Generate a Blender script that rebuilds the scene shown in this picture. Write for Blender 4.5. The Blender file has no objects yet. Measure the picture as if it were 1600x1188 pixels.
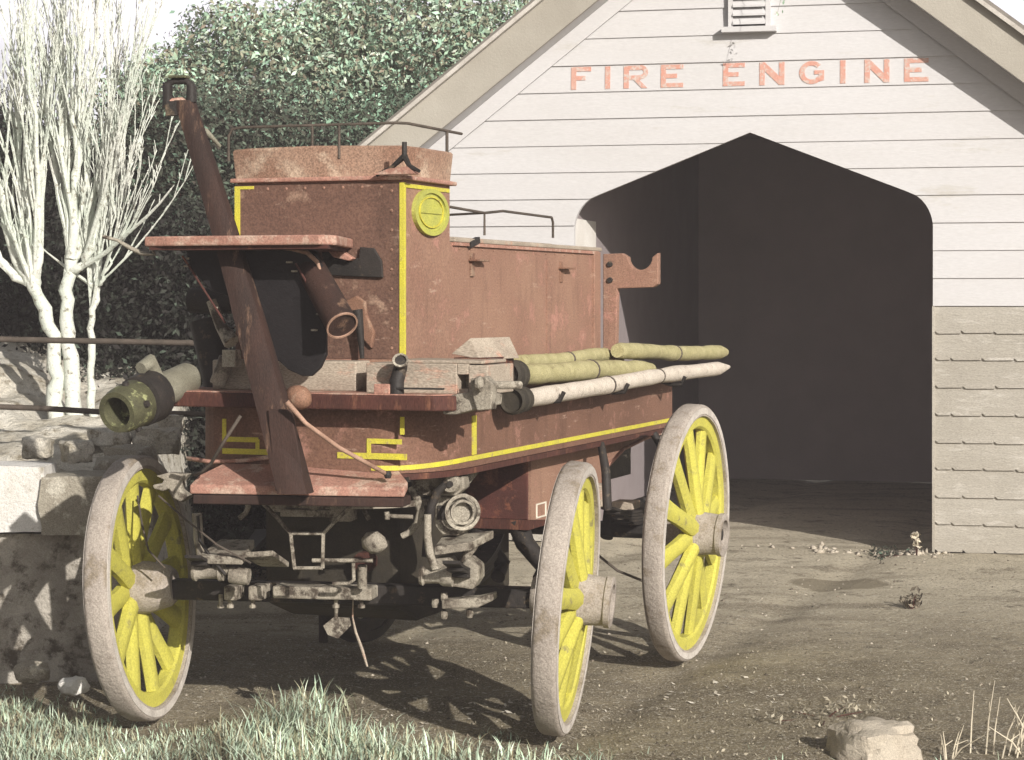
import bpy, math, random
import numpy as np
from mathutils import Vector, Matrix
R = math.radians
random.seed(7); RNG = np.random.default_rng(7)
S = bpy.context.scene
COL = S.collection

# ------------------------------------------------------------------ camera, sky, sun, exposure
F_PX, EYE, HOR = 3400.0, 1.6, 465.0
cam = bpy.data.objects.new('camera', bpy.data.cameras.new('camera')); COL.objects.link(cam)
cam.location = (0, 0, EYE); cam.rotation_euler = (R(90), 0, 0)
cam.data.sensor_width = 36; cam.data.lens = 36*F_PX/1600
cam.data.shift_y = -(594-HOR)/1600
cam.data.clip_start = .1; cam.data.clip_end = 2000
S.camera = cam

SUN_EL = R(23.5); SH = Vector((-.47, .88)).normalized()       # ground direction in which shadows fall
w = bpy.data.worlds.new('World'); S.world = w; w.use_nodes = True
nt = w.node_tree; bg = nt.nodes['Background']
sky = nt.nodes.new('ShaderNodeTexSky'); sky.sky_type = 'NISHITA'; sky.sun_disc = False
sky.sun_elevation = SUN_EL
sx, sy = -SH.x, -SH.y
sky.sun_rotation = math.atan2(sx, sy)
sky.dust_density = 4.0; sky.air_density = 1.0; sky.altitude = 0
hs = nt.nodes.new('ShaderNodeHueSaturation'); hs.inputs['Saturation'].default_value = .33
nt.links.new(sky.outputs[0], hs.inputs['Color'])
# cloud-shaped brightening added low in the sky behind the hedge
tcw = nt.nodes.new('ShaderNodeTexCoord'); sp_ = nt.nodes.new('ShaderNodeSeparateXYZ'); nt.links.new(tcw.outputs['Generated'], sp_.inputs[0])
def mr(src, a, b):
    k = nt.nodes.new('ShaderNodeMapRange'); k.interpolation_type = 'SMOOTHSTEP'; nt.links.new(src, k.inputs[0]); k.inputs[1].default_value = a; k.inputs[2].default_value = b; return k.outputs[0]
cn = nt.nodes.new('ShaderNodeTexNoise'); cn.inputs['Scale'].default_value = 5; cn.inputs['Detail'].default_value = 5; nt.links.new(tcw.outputs['Generated'], cn.inputs['Vector'])
def mu(a, b):
    k = nt.nodes.new('ShaderNodeMath'); k.operation = 'MULTIPLY'; nt.links.new(a, k.inputs[0])
    if isinstance(b, float): k.inputs[1].default_value = b
    else: nt.links.new(b, k.inputs[1])
    return k.outputs[0]
cf = mu(mu(mr(sp_.outputs[1], .5, .7), mr(sp_.outputs[2], .42, .30)), mr(cn.outputs['Fac'], .12, .36))
cm = nt.nodes.new('ShaderNodeMix'); cm.data_type = 'RGBA'; nt.links.new(cf, cm.inputs[0]); nt.links.new(hs.outputs[0], cm.inputs[6]); cm.inputs[7].default_value = (17.5, 17.2, 18.4, 1)
nt.links.new(cm.outputs[2], bg.inputs['Color'])
bg.inputs['Strength'].default_value = .06
sl = bpy.data.lights.new('sun', 'SUN'); sun = bpy.data.objects.new('sun', sl); COL.objects.link(sun)
sl.energy = 5.0; sl.angle = R(.5); sl.color = (1, .94, .86)
d = Vector((SH.x*math.cos(SUN_EL), SH.y*math.cos(SUN_EL), -math.sin(SUN_EL)))
sun.rotation_euler = d.to_track_quat('-Z', 'Y').to_euler(); sun.location = (6, -10, 9)
S.render.engine = 'CYCLES'
vs = S.view_settings; vs.view_transform = 'Standard'; vs.look = 'None'; vs.gamma = 1; vs.exposure = 0.2

# ------------------------------------------------------------------ measuring helpers
def W(px, py, Y):                       # point at distance Y seen at photo pixel (px, py)
    return Vector(((px-800)/F_PX*Y, Y, EYE-(py-HOR)/F_PX*Y))
F0 = Vector((-.60, 8.115)); AE = R(-20)
eu_, ev_ = Vector((math.cos(AE), math.sin(AE))), Vector((-math.sin(AE), math.cos(AE)))
def EV(px, py, v):                      # engine-frame point on the plane v
    k = (px-800)/F_PX
    # F.x+u*eu.x+v*ev.x = k*(F.y+u*eu.y+v*ev.y)
    u = (k*(F0.y+v*ev_.y)-F0.x-v*ev_.x)/(eu_.x-k*eu_.y)
    Y = F0.y+u*eu_.y+v*ev_.y
    return Vector((u, v, EYE-(py-HOR)/F_PX*Y))
def EU(px, py, u):
    k = (px-800)/F_PX
    v = (k*(F0.y+u*eu_.y)-F0.x-u*eu_.x)/(ev_.x-k*ev_.y)
    Y = F0.y+u*eu_.y+v*ev_.y
    return Vector((u, v, EYE-(py-HOR)/F_PX*Y))

# ------------------------------------------------------------------ noise (numpy)
_T = np.random.default_rng(3).random((256, 256))
def vnoise(x, y):
    xi, yi = np.floor(x).astype(int), np.floor(y).astype(int)
    fx, fy = x-xi, y-yi; fx = fx*fx*(3-2*fx); fy = fy*fy*(3-2*fy)
    g = lambda a, b: _T[a & 255, b & 255]
    return (g(xi, yi)*(1-fx)+g(xi+1, yi)*fx)*(1-fy)+(g(xi, yi+1)*(1-fx)+g(xi+1, yi+1)*fx)*fy
def fbm(x, y, s=1., o=4):
    x = np.asarray(x, float)*s; y = np.asarray(y, float)*s; t = 0; a = .5
    for i in range(o):
        t = t+a*(vnoise(x+17*i, y+31*i)-.5); x = x*2.03; y = y*2.03; a *= .5
    return t

# ------------------------------------------------------------------ materials
def mat(name, c1, c2=None, scale=6., c3=None, c3_amt=.35, c3_scale=14., rough=.75, bump=.15, bump_scale=60.,
        speck=.25, speck_scale=220., stretch=(1, 1, 1), metal=0., bdist=.01, coord='Object', island=0., streak=0.):
    m = bpy.data.materials.new(name); m.use_nodes = True; n = m.node_tree; L = n.links.new; N = n.nodes.new
    b = n.nodes['Principled BSDF']; b.inputs['Roughness'].default_value = rough; b.inputs['Metallic'].default_value = metal
    b.inputs['Specular IOR Level'].default_value = .25
    tc = N('ShaderNodeTexCoord'); mp = N('ShaderNodeMapping'); mp.inputs['Scale'].default_value = stretch
    L(tc.outputs[coord], mp.inputs['Vector'])
    def noise(sc, det=5, ro=.6):
        k = N('ShaderNodeTexNoise'); k.inputs['Scale'].default_value = sc; k.inputs['Detail'].default_value = det
        k.inputs['Roughness'].default_value = ro; L(mp.outputs[0], k.inputs['Vector']); return k
    def mix(fac, a, bb, bt='MIX'):
        k = N('ShaderNodeMix'); k.data_type = 'RGBA'; k.blend_type = bt
        if isinstance(fac, float): k.inputs[0].default_value = fac
        else: L(fac, k.inputs[0])
        for v, s in ((a, k.inputs[6]), (bb, k.inputs[7])):
            if isinstance(v, tuple): s.default_value = (*v, 1)
            else: L(v, s)
        return k.outputs[2]
    def ramp(src, lo, hi):
        k = N('ShaderNodeMapRange'); k.inputs['From Min'].default_value = lo; k.inputs['From Max'].default_value = hi
        L(src, k.inputs['Value']); return k.outputs[0]
    col = mix(ramp(noise(scale).outputs['Fac'], .35, .65), c1, c2 or tuple(x*.7 for x in c1))
    if c3: col = mix(ramp(noise(c3_scale, 8, .7).outputs['Fac'], .62-.3*c3_amt, .72-.3*c3_amt), col, c3)
    if streak:                                                # scuffs, chips and fine scratches in the old paint
        mp2 = N('ShaderNodeMapping'); mp2.inputs['Scale'].default_value = (6, 6, 34); mp2.inputs['Rotation'].default_value = (.3, .25, 0); L(tc.outputs[coord], mp2.inputs['Vector'])
        k = N('ShaderNodeTexNoise'); k.inputs['Scale'].default_value = 1.0; k.inputs['Detail'].default_value = 8; k.inputs['Roughness'].default_value = .75; L(mp2.outputs[0], k.inputs['Vector'])
        col = mix(ramp(k.outputs['Fac'], .60, .68), col, mix(streak, c1, (.50, .36, .28)))
        mp3 = N('ShaderNodeMapping'); mp3.inputs['Scale'].default_value = (9, 9, 1.6); L(tc.outputs[coord], mp3.inputs['Vector'])
        k = N('ShaderNodeTexNoise'); k.inputs['Scale'].default_value = 1.4; k.inputs['Detail'].default_value = 6; L(mp3.outputs[0], k.inputs['Vector'])
        col = mix(ramp(k.outputs['Fac'], .58, .9), col, tuple(x*.55 for x in (c2 or c1)))
    if island:
        g = N('ShaderNodeNewGeometry'); hv = N('ShaderNodeHueSaturation')
        r = N('ShaderNodeMapRange'); L(g.outputs['Random Per Island'], r.inputs['Value'])
        r.inputs['To Min'].default_value = 1-island; r.inputs['To Max'].default_value = 1+island
        L(r.outputs[0], hv.inputs['Value']); L(col, hv.inputs['Color']); col = hv.outputs[0]
    if speck:
        r = N('ShaderNodeMapRange'); L(noise(speck_scale, 2).outputs['Fac'], r.inputs['Value'])
        r.inputs['From Min'].default_value = .3; r.inputs['From Max'].default_value = .7
        r.inputs['To Min'].default_value = 1-speck; r.inputs['To Max'].default_value = 1+speck
        hv = N('ShaderNodeHueSaturation'); L(r.outputs[0], hv.inputs['Value']); L(col, hv.inputs['Color']); col = hv.outputs[0]
    L(col, b.inputs['Base Color'])
    if bump:
        bp = N('ShaderNodeBump'); bp.inputs['Strength'].default_value = min(1, bump*2); bp.inputs['Distance'].default_value = bdist
        L(noise(bump_scale, 6, .65).outputs['Fac'], bp.inputs['Height']); L(bp.outputs[0], b.inputs['Normal'])
    return m

M = {}
M['red'] = mat('worn_red_paint', (.235, .13, .085), (.17, .09, .062), 4, (.30, .21, .15), .3, 9, rough=.7, speck=.3)
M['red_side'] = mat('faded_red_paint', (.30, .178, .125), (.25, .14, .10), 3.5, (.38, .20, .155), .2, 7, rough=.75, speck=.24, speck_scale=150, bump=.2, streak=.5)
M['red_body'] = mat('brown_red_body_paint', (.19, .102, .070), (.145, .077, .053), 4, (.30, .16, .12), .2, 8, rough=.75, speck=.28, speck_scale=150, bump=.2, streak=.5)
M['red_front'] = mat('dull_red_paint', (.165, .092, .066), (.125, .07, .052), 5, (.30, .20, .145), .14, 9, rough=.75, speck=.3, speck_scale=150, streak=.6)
M['pink'] = mat('chalky_red_paint', (.40, .215, .165), (.31, .165, .125), 8, (.46, .33, .26), .35, 12, speck=.3, speck_scale=150)
M['maroon'] = mat('dark_brown_red_timber', (.085, .032, .024), (.05, .02, .016), 5, (.17, .075, .045), .25, 16, stretch=(1, 1, .25), speck=.3)
M['pole'] = mat('weathered_pole_timber', (.050, .026, .020), (.028, .017, .014), 5, (.15, .09, .06), .16, 9, stretch=(2.2, 2.2, .4), speck=.35)
M['yellow'] = mat('yellow_paint', (.53, .495, .085), (.45, .42, .085), 6, (.25, .22, .10), .08, 12, speck=.16, speck_scale=140, rough=.75, bump=.25)
M['yellow_line'] = mat('yellow_lining_paint', (.60, .54, .05), (.50, .45, .07), 14, (.36, .28, .12), .15, 30, speck=.2, rough=.6)
M['badge'] = mat('greenish_yellow_paint', (.46, .46, .09), (.36, .37, .09), 12, speck=.2)
M['rim'] = mat('grey_worn_rim', (.40, .355, .31), (.32, .28, .245), 7, (.24, .20, .15), .24, 7, speck=.25, speck_scale=170, bump=.3)
M['iron'] = mat('pale_weathered_iron', (.40, .365, .30), (.20, .175, .14), 8, (.07, .055, .042), .42, 14, rough=.7, speck=.35, bump=.25)
M['dark_iron'] = mat('dark_iron', (.035, .03, .027), (.02, .018, .017), 9, (.12, .09, .06), .15, 20, rough=.6)
M['grey_wood'] = mat('grey_weathered_wood', (.42, .36, .29), (.30, .25, .20), 8, (.45, .27, .20), .2, 12, speck=.3, stretch=(.4, 1, 1), bump=.25)
M['leather'] = mat('black_leather', (.016, .014, .015), (.010, .009, .010), 8, speck=.2, rough=.6)
M['hose'] = mat('straw_canvas_hose', (.44, .40, .22), (.33, .30, .15), 14, (.20, .15, .09), .1, 26, speck=.3, bump=.3)
M['hose_pale'] = mat('pale_canvas_hose', (.62, .56, .48), (.52, .46, .39), 14, (.24, .19, .14), .1, 26, speck=.3, bump=.3)
M['brass'] = mat('green_tarnished_brass', (.12, .12, .065), (.07, .068, .042), 14, (.38, .40, .20), .2, 24, rough=.55, metal=.15)
M['tube_grey'] = mat('grey_ribbed_tube', (.24, .23, .18), (.17, .16, .12), 12, speck=.25)
M['white_board'] = mat('white_painted_boards', (.56, .555, .565), (.525, .515, .515), 1.6, (.48, .465, .44), .10, 4, speck=.05, speck_scale=90, stretch=(.3, 1, 1.4), rough=.8, bump=.08)
M['shingle'] = mat('bare_grey_shingles', (.385, .36, .315), (.34, .315, .27), 3, (.47, .445, .40), .25, 9, speck=.22, stretch=(.35, 1, 1.6), bump=.3, island=.03)
M['barge'] = mat('dirty_white_barge_paint', (.42, .395, .345), (.33, .305, .26), 1.2, speck=.25, rough=.85)
M['roof'] = mat('grey_shingle_roof', (.22, .20, .18), (.15, .14, .12), 6)
M['roof_edge'] = mat('pale_roof_edge', (.55, .52, .48), (.42, .39, .35), 9)
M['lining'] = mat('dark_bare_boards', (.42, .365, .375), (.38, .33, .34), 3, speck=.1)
M['lining_shade'] = mat('shade_toned_boards', (.28, .245, .25), (.25, .215, .22), 3, speck=.1)  # side boards toned darker so the doorway reads as even shade
M['lining_white'] = mat('white_jamb_lining', (.74, .72, .69), (.64, .61, .57), 4, speck=.1)
M['letter'] = mat('faded_red_lettering', (.56, .27, .21), (.54, .33, .27), 16, (.53, .46, .42), .38, 38, speck=.15)
M['dirt'] = None
M['bark'] = mat('white_bark', (.72, .72, .67), (.58, .64, .56), 3, (.22, .20, .15), .22, 30, speck=.15, bump=.4)
def leafmat(name, stops):
    m = bpy.data.materials.new(name); m.use_nodes = True; n = m.node_tree; b = n.nodes['Principled BSDF']; b.inputs['Roughness'].default_value = .65; b.inputs['Specular IOR Level'].default_value = .2
    g = n.nodes.new('ShaderNodeNewGeometry'); cr = n.nodes.new('ShaderNodeValToRGB'); n.links.new(g.outputs['Random Per Island'], cr.inputs[0])
    e = cr.color_ramp.elements; e[0].position, e[0].color = stops[0][0], (*stops[0][1], 1); e[1].position, e[1].color = stops[-1][0], (*stops[-1][1], 1)
    for p_, c_ in stops[1:-1]: k = e.new(p_); k.color = (*c_, 1)
    tc = n.nodes.new('ShaderNodeTexCoord'); kn = n.nodes.new('ShaderNodeTexNoise'); kn.inputs['Scale'].default_value = 3.2; kn.inputs['Detail'].default_value = 4; n.links.new(tc.outputs['Object'], kn.inputs['Vector'])
    rg_ = n.nodes.new('ShaderNodeMapRange'); n.links.new(kn.outputs['Fac'], rg_.inputs[0]); rg_.inputs[1].default_value = .38; rg_.inputs[2].default_value = .62; rg_.inputs[3].default_value = .55; rg_.inputs[4].default_value = 1.35
    hv = n.nodes.new('ShaderNodeHueSaturation'); n.links.new(rg_.outputs[0], hv.inputs['Value']); n.links.new(cr.outputs[0], hv.inputs['Color'])
    n.links.new(hv.outputs[0], b.inputs['Base Color']); return m
M['leaf_dark'] = leafmat('dark_leaves', [(0, (.045, .038, .030)), (.5, (.065, .075, .055)), (.85, (.095, .125, .09)), (1, (.17, .27, .20))])
M['leaf_shade'] = leafmat('shade_dark_leaves', [(0, (.014, .012, .011)), (.6, (.020, .021, .017)), (.93, (.034, .04, .03)), (1, (.10, .13, .10))])  # leaf colour carries the shade of the low shrubs
M['leaf_mid'] = leafmat('mid_green_leaves', [(0, (.050, .045, .035)), (.45, (.085, .11, .078)), (.8, (.15, .22, .15)), (1, (.28, .48, .35))])
M['leaf_pale'] = leafmat('pale_leaves', [(0, (.22, .17, .13)), (.4, (.30, .36, .25)), (.75, (.34, .54, .40)), (1, (.65, .70, .60))])
M['grass'] = leafmat('pale_grass', [(0, (.24, .20, .13)), (.3, (.38, .38, .26)), (.65, (.42, .56, .42)), (1, (.70, .78, .64))])
M['dry'] = mat('dry_straw', (.66, .60, .48), (.5, .44, .33), 6, speck=0, bump=0, island=.3)
M['stone'] = mat('grey_stone', (.36, .33, .27), (.26, .235, .19), 5, (.50, .47, .40), .3, 12, speck=.3, bump=.5)
M['stone_white'] = mat('white_washed_stone', (.78, .77, .74), (.70, .68, .64), 3, speck=.1, bump=.3)
M['bank'] = mat('pale_rubble_bank', (.66, .63, .56), (.46, .42, .34), 5, (.20, .17, .12), .22, 10, speck=.3, bump=.6, bump_scale=26, bdist=.03)
M['cap_white'] = mat('chalky_white_stone', (.72, .71, .69), (.64, .62, .58), 5, (.38, .35, .29), .15, 11, speck=.15, bump=.5)
M['limewash_shaded'] = mat('shade_dark_limewashed_stone', (.46, .43, .38), (.26, .235, .20), 5, (.10, .085, .065), .35, 9, speck=.2, bump=.6, bump_scale=30, bdist=.02)  # limewashed stone with the wheel's shadow darkened into its colour
M['boulder'] = mat('pale_boulder', (.50, .45, .37), (.41, .36, .29), 5, speck=.25, bump=.4)
M['chips'] = mat('pale_chips', (.72, .68, .60), (.6, .55, .46), 6, speck=.1, island=.2)
M['clod'] = mat('earth_clods', (.20, .17, .13), (.13, .11, .08), 6, speck=.2, island=.5)
M['litter'] = mat('dead_leaves', (.34, .31, .24), (.20, .175, .13), 6, speck=.1, island=.5)
M['rail'] = mat('rusty_iron_rail', (.10, .08, .065), (.06, .05, .04), 12)
M['rod'] = mat('worn_rod', (.42, .27, .20), (.28, .17, .12), 12, speck=.2)
M['brown_and_shade'] = mat('dark_brown_shade_tone', (.05, .042, .03), (.03, .026, .02), 9)  # dark brown of the coupling; also stands in for shade on wheel and underbody
M['edge'] = mat('pale_worn_edge', (.58, .54, .49), (.44, .40, .36), 18, speck=.2)
M['rust'] = mat('rusty_red_plate', (.10, .035, .028), (.06, .024, .02), 6, (.22, .085, .05), .3, 10)

# ------------------------------------------------------------------ mesh builder
class MB:
    def __init__(s): s.v = []; s.f = []
    def add(s, vs, fs):
        o = len(s.v); s.v += [tuple(p) for p in vs]; s.f += [tuple(i+o for i in f) for f in fs]; return s
    def box(s, c, size, rot=None, taper=None):
        hx, hy, hz = [a/2 for a in size]; vs = []
        for z in (-1, 1):
            for x, y in ((-1, -1), (1, -1), (1, 1), (-1, 1)):
                k = taper if (taper and z > 0) else 1
                p = Vector((x*hx*k, y*hy*k, z*hz))
                if rot: p = rot @ p
                vs.append(p+Vector(c))
        return s.add(vs, [(3, 2, 1, 0), (4, 5, 6, 7), (0, 1, 5, 4), (1, 2, 6, 5), (2, 3, 7, 6), (3, 0, 4, 7)])
    def b2(s, a, b):                                           # box between two corners
        a, b = Vector(a), Vector(b); return s.box((a+b)/2, [abs(q) for q in (b-a)])
    def prism(s, pts, off):                                    # 3-D polygon extruded by a vector
        n = len(pts); pts = [Vector(p) for p in pts]; off = Vector(off)
        vs = pts+[p+off for p in pts]
        fs = [tuple(range(n-1, -1, -1)), tuple(range(n, 2*n))]+[(i, (i+1) % n, n+(i+1) % n, n+i) for i in range(n)]
        return s.add(vs, fs)
    def tube(s, pts, r, n=8, cap=True, flat=None):
        pts = [Vector(p) for p in pts]; m = len(pts)
        rs = list(r) if hasattr(r, '__len__') else [r]*m
        o = len(s.v); up = None
        for i, p in enumerate(pts):
            t = (pts[min(i+1, m-1)]-pts[max(i-1, 0)]).normalized()
            if up is None:
                a = Vector((0, 0, 1)) if abs(t.z) < .9 else Vector((0, 1, 0)); x = t.cross(a).normalized()
            else:
                x = (up-t*up.dot(t)).normalized()
            up = x; y = t.cross(x)
            for k in range(n):
                a = 2*math.pi*(k+.5)/n; q = (flat or 1)
                s.v.append(tuple(p+(x*math.cos(a)+y*math.sin(a)*q)*rs[i]))
        for i in range(m-1):
            for k in range(n):
                a = o+i*n+k; b = o+i*n+(k+1) % n; s.f.append((a, b, b+n, a+n))
        if cap: s.f.append(tuple(o+k for k in range(n-1, -1, -1))); s.f.append(tuple(o+(m-1)*n+k for k in range(n)))
        return s
    def lathe(s, prof, org, axis, n=32, closed=False):          # prof: (along, radius)
        axis = Vector(axis).normalized(); a = Vector((0, 0, 1)) if abs(axis.z) < .9 else Vector((1, 0, 0))
        x = axis.cross(a).normalized(); y = axis.cross(x); org = Vector(org); o = len(s.v); m = len(prof)
        for (t, r) in prof:
            for k in range(n):
                q = 2*math.pi*k/n; s.v.append(tuple(org+axis*t+(x*math.cos(q)+y*math.sin(q))*r))
        for i in range(m if closed else m-1):
            j = (i+1) % m
            for k in range(n):
                s.f.append((o+i*n+k, o+i*n+(k+1) % n, o+j*n+(k+1) % n, o+j*n+k))
        if not closed:
            s.f.append(tuple(o+k for k in range(n-1, -1, -1))); s.f.append(tuple(o+(m-1)*n+k for k in range(n)))
        return s
    def build(s, name, m, parent=None, smooth=False, bevel=0., seg=2, auto=None):
        me = bpy.data.meshes.new(name); me.from_pydata(s.v, [], s.f); me.update()
        import bmesh
        bm = bmesh.new(); bm.from_mesh(me); bmesh.ops.recalc_face_normals(bm, faces=bm.faces)
        bm.to_mesh(me); bm.free()
        if smooth or auto:
            me.shade_smooth()
            if auto: me.set_sharp_from_angle(angle=R(auto))
        o = bpy.data.objects.new(name, me); COL.objects.link(o); me.materials.append(m)
        if parent: o.parent = parent
        if bevel:
            b = o.modifiers.new('bevel', 'BEVEL'); b.width = bevel; b.segments = seg; b.limit_method = 'ANGLE'; b.angle_limit = R(40)
        return o
def tag(o, label=None, cat=None, group=None, kind=None):
    if label: o['label'] = label
    if cat: o['category'] = cat
    if group: o['group'] = group
    if kind: o['kind'] = kind
    return o
def empty(name, loc, rz=0.):
    o = bpy.data.objects.new(name, None); COL.objects.link(o); o.location = loc; o.rotation_euler = (0, 0, rz)
    o.empty_display_size = .2; return o
def np_mesh(name, V, Fq, m, parent=None, smooth=False):           # V (n,3), Fq (k,4) quads or (k,3)
    me = bpy.data.meshes.new(name); k = Fq.shape[1]
    me.vertices.add(len(V)); me.vertices.foreach_set('co', V.astype(np.float32).ravel())
    me.loops.add(Fq.size); me.loops.foreach_set('vertex_index', Fq.astype(np.int32).ravel())
    me.polygons.add(len(Fq)); me.polygons.foreach_set('loop_start', np.arange(0, Fq.size, k, dtype=np.int32))
    me.update(calc_edges=True); me.validate()
    if smooth: me.shade_smooth()
    me.materials.append(m)
    o = bpy.data.objects.new(name, me); COL.objects.link(o)
    if parent: o.parent = parent
    return o

# ------------------------------------------------------------------ ground
def gh(x, y):
    x = np.asarray(x, float); y = np.asarray(y, float)
    near = np.clip((14-y)/6, 0, 1)
    h = fbm(x, y, .5, 3)*.05+fbm(x+9, y, 2.2, 4)*.03*(.4+.6*near)+fbm(x, y+5, 9, 3)*.014*(.4+.6*near)
    a_ = x+.6-(y-8.1)*.364                                     # shallow ruts trodden along the engine's path
    h = h-.022*(np.exp(-((a_-.85)/.13)**2)+np.exp(-((a_+.75)/.13)**2))*np.clip((y-7)/1, 0, 1)
    return h-.008
def ground():
    ax = lambda a, b, st: np.arange(a, b, st)
    xs = np.concatenate([[-900, -300, -100, -40, -20], ax(-12, -3.2, .3), ax(-3.2, 3.6, .028), ax(3.6, 12, .3), [20, 40, 100, 300, 900]])
    ys = np.concatenate([[-200, -50, -15], ax(-5, 6.6, .4), ax(6.6, 11, .028), ax(11, 20, .08), ax(20, 30, .5), [40, 80, 200, 600, 1500]])
    X, Y = np.meshgrid(xs, ys); Z = gh(X, Y)
    V = np.stack([X, Y, Z], -1).reshape(-1, 3); nx, ny = len(xs), len(ys)
    i, j = np.meshgrid(np.arange(nx-1), np.arange(ny-1)); a = (j*nx+i).ravel()
    Fq = np.stack([a, a+1, a+nx+1, a+nx], -1)
    m = bpy.data.materials.new('bare_earth'); m.use_nodes = True; n = m.node_tree; L = n.links.new; N = n.nodes.new
    b = n.nodes['Principled BSDF']; b.inputs['Roughness'].default_value = .95; b.inputs['Specular IOR Level'].default_value = .1
    tc = N('ShaderNodeTexCoord')
    def noise(sc, det=6, ro=.65):
        k = N('ShaderNodeTexNoise'); k.inputs['Scale'].default_value = sc; k.inputs['Detail'].default_value = det
        k.inputs['Roughness'].default_value = ro; L(tc.outputs['Object'], k.inputs['Vector']); return k.outputs['Fac']
    def rng(src, lo, hi, a=0, c=1):
        k = N('ShaderNodeMapRange'); L(src, k.inputs[0]); k.inputs[1].default_value = lo; k.inputs[2].default_value = hi
        k.inputs[3].default_value = a; k.inputs[4].default_value = c; return k.outputs[0]
    def mix(f, a, c):
        k = N('ShaderNodeMix'); k.data_type = 'RGBA'; L(f, k.inputs[0])
        for v, s_ in ((a, k.inputs[6]), (c, k.inputs[7])):
            if isinstance(v, tuple): s_.default_value = (*v, 1)
            else: L(v, s_)
        return k.outputs[2]
    wv = N('ShaderNodeTexNoise'); wv.inputs['Scale'].default_value = 1.3; wv.inputs['Detail'].default_value = 7; mpp = N('ShaderNodeMapping'); mpp.inputs['Scale'].default_value = (.45, 2.2, 1); L(tc.outputs['Object'], mpp.inputs['Vector']); L(mpp.outputs[0], wv.inputs['Vector'])
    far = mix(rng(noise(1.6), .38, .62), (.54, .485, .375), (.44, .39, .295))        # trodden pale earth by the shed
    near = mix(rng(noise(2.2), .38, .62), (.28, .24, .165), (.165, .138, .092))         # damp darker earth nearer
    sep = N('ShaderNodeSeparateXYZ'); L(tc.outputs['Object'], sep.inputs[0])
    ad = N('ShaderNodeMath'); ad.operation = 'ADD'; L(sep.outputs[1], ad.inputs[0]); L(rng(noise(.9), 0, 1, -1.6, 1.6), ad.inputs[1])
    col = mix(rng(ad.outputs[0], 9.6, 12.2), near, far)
    col = mix(rng(wv.outputs['Fac'], .52, .66, 0, .7), col, (.16, .132, .09))
    col = mix(rng(noise(3.1, 8, .75), .54, .64, 0, .8), col, (.15, .125, .085))
    col = mix(rng(noise(7), .60, .68), col, (.14, .12, .085))
    col = mix(rng(noise(34), .60, .66), col, (.56, .52, .43))
    col = mix(rng(noise(60, 3), .56, .61), col, (.14, .118, .085))
    col = mix(rng(noise(120, 3), .55, .62), col, (.50, .46, .38))
    # sunken damp oval patch
    vm = N('ShaderNodeVectorMath'); vm.operation = 'SUBTRACT'; vm.inputs[1].default_value = (1.85, 12.35, 0); L(tc.outputs['Object'], vm.inputs[0])
    vm2 = N('ShaderNodeVectorMath'); vm2.operation = 'MULTIPLY'; vm2.inputs[1].default_value = (1/.30, 1/.28, 0); L(vm.outputs[0], vm2.inputs[0])
    ln = N('ShaderNodeVectorMath'); ln.operation = 'LENGTH'; L(vm2.outputs[0], ln.inputs[0])
    ad2 = N('ShaderNodeMath'); ad2.operation = 'ADD'; L(ln.outputs['Value'], ad2.inputs[0]); L(rng(noise(6), 0, 1, -.3, .3), ad2.inputs[1])
    col = mix(rng(ad2.outputs[0], .88, 1.02, .85, 0), col, (.22, .19, .135))
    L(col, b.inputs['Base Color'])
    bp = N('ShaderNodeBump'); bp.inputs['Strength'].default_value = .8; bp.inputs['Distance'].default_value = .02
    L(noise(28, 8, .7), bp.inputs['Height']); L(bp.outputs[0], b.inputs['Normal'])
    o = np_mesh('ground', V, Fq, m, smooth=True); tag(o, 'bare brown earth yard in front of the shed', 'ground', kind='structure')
ground()
def gz(x, y): return float(gh(x, y))

# ------------------------------------------------------------------ shed
TH = R(14)
shed = empty('fire_engine_shed', (1.53, 13.98, 0), -TH)      # local x to the right along the front wall, local y into the shed
tag(shed, 'white weatherboard shed with an open dark doorway under red FIRE ENGINE lettering', 'shed')
HW, DW, SL, APEX = 2.32, 1.155, .775, 4.20
ROWH, ROW0 = .1745, 1.547
def door_top(x):
    ax = abs(x)
    z = 2.66-.393*ax
    if ax > DW-.13:
        t = min(1, (ax-(DW-.13))/.13); z -= .16*(1-math.sqrt(max(0, 1-t*t)))
    return z
def wall_top(x): return APEX-SL*abs(x)
# weatherboards: each row cut at gable slope and around the doorway
mb = MB(); rng_b = random.Random(4)
TH_B = .010
def board_strip(x0, x1, z0, z1, yb, yt, n=1):
    # slanted board between x0..x1; top may follow functions handled by caller
    mb.add([(x0[0], yb, z0), (x1[0], yb, z0), (x1[1], yt, z1), (x0[1], yt, z1), (x0[0], .03, z0), (x1[0], .03, z0), (x1[1], .03, z1), (x0[1], .03, z1)],
           [(0, 1, 2, 3), (7, 6, 5, 4), (0, 4, 5, 1), (1, 5, 6, 2), (2, 6, 7, 3), (3, 7, 4, 0)])
k = 0
def inv_top(z): return (APEX-z)/SL
DOORZ = [(DW-.13*(1-i/10), None) for i in range(11)]
def door_x(z):                                                # half width of the opening at height z
    if z >= 2.66: return 0
    lo, hi = 0., DW
    if door_top(DW) >= z: return DW
    for _ in range(30):
        m_ = (lo+hi)/2
        if door_top(m_) > z: lo = m_
        else: hi = m_
    return lo
z = ROW0
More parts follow.
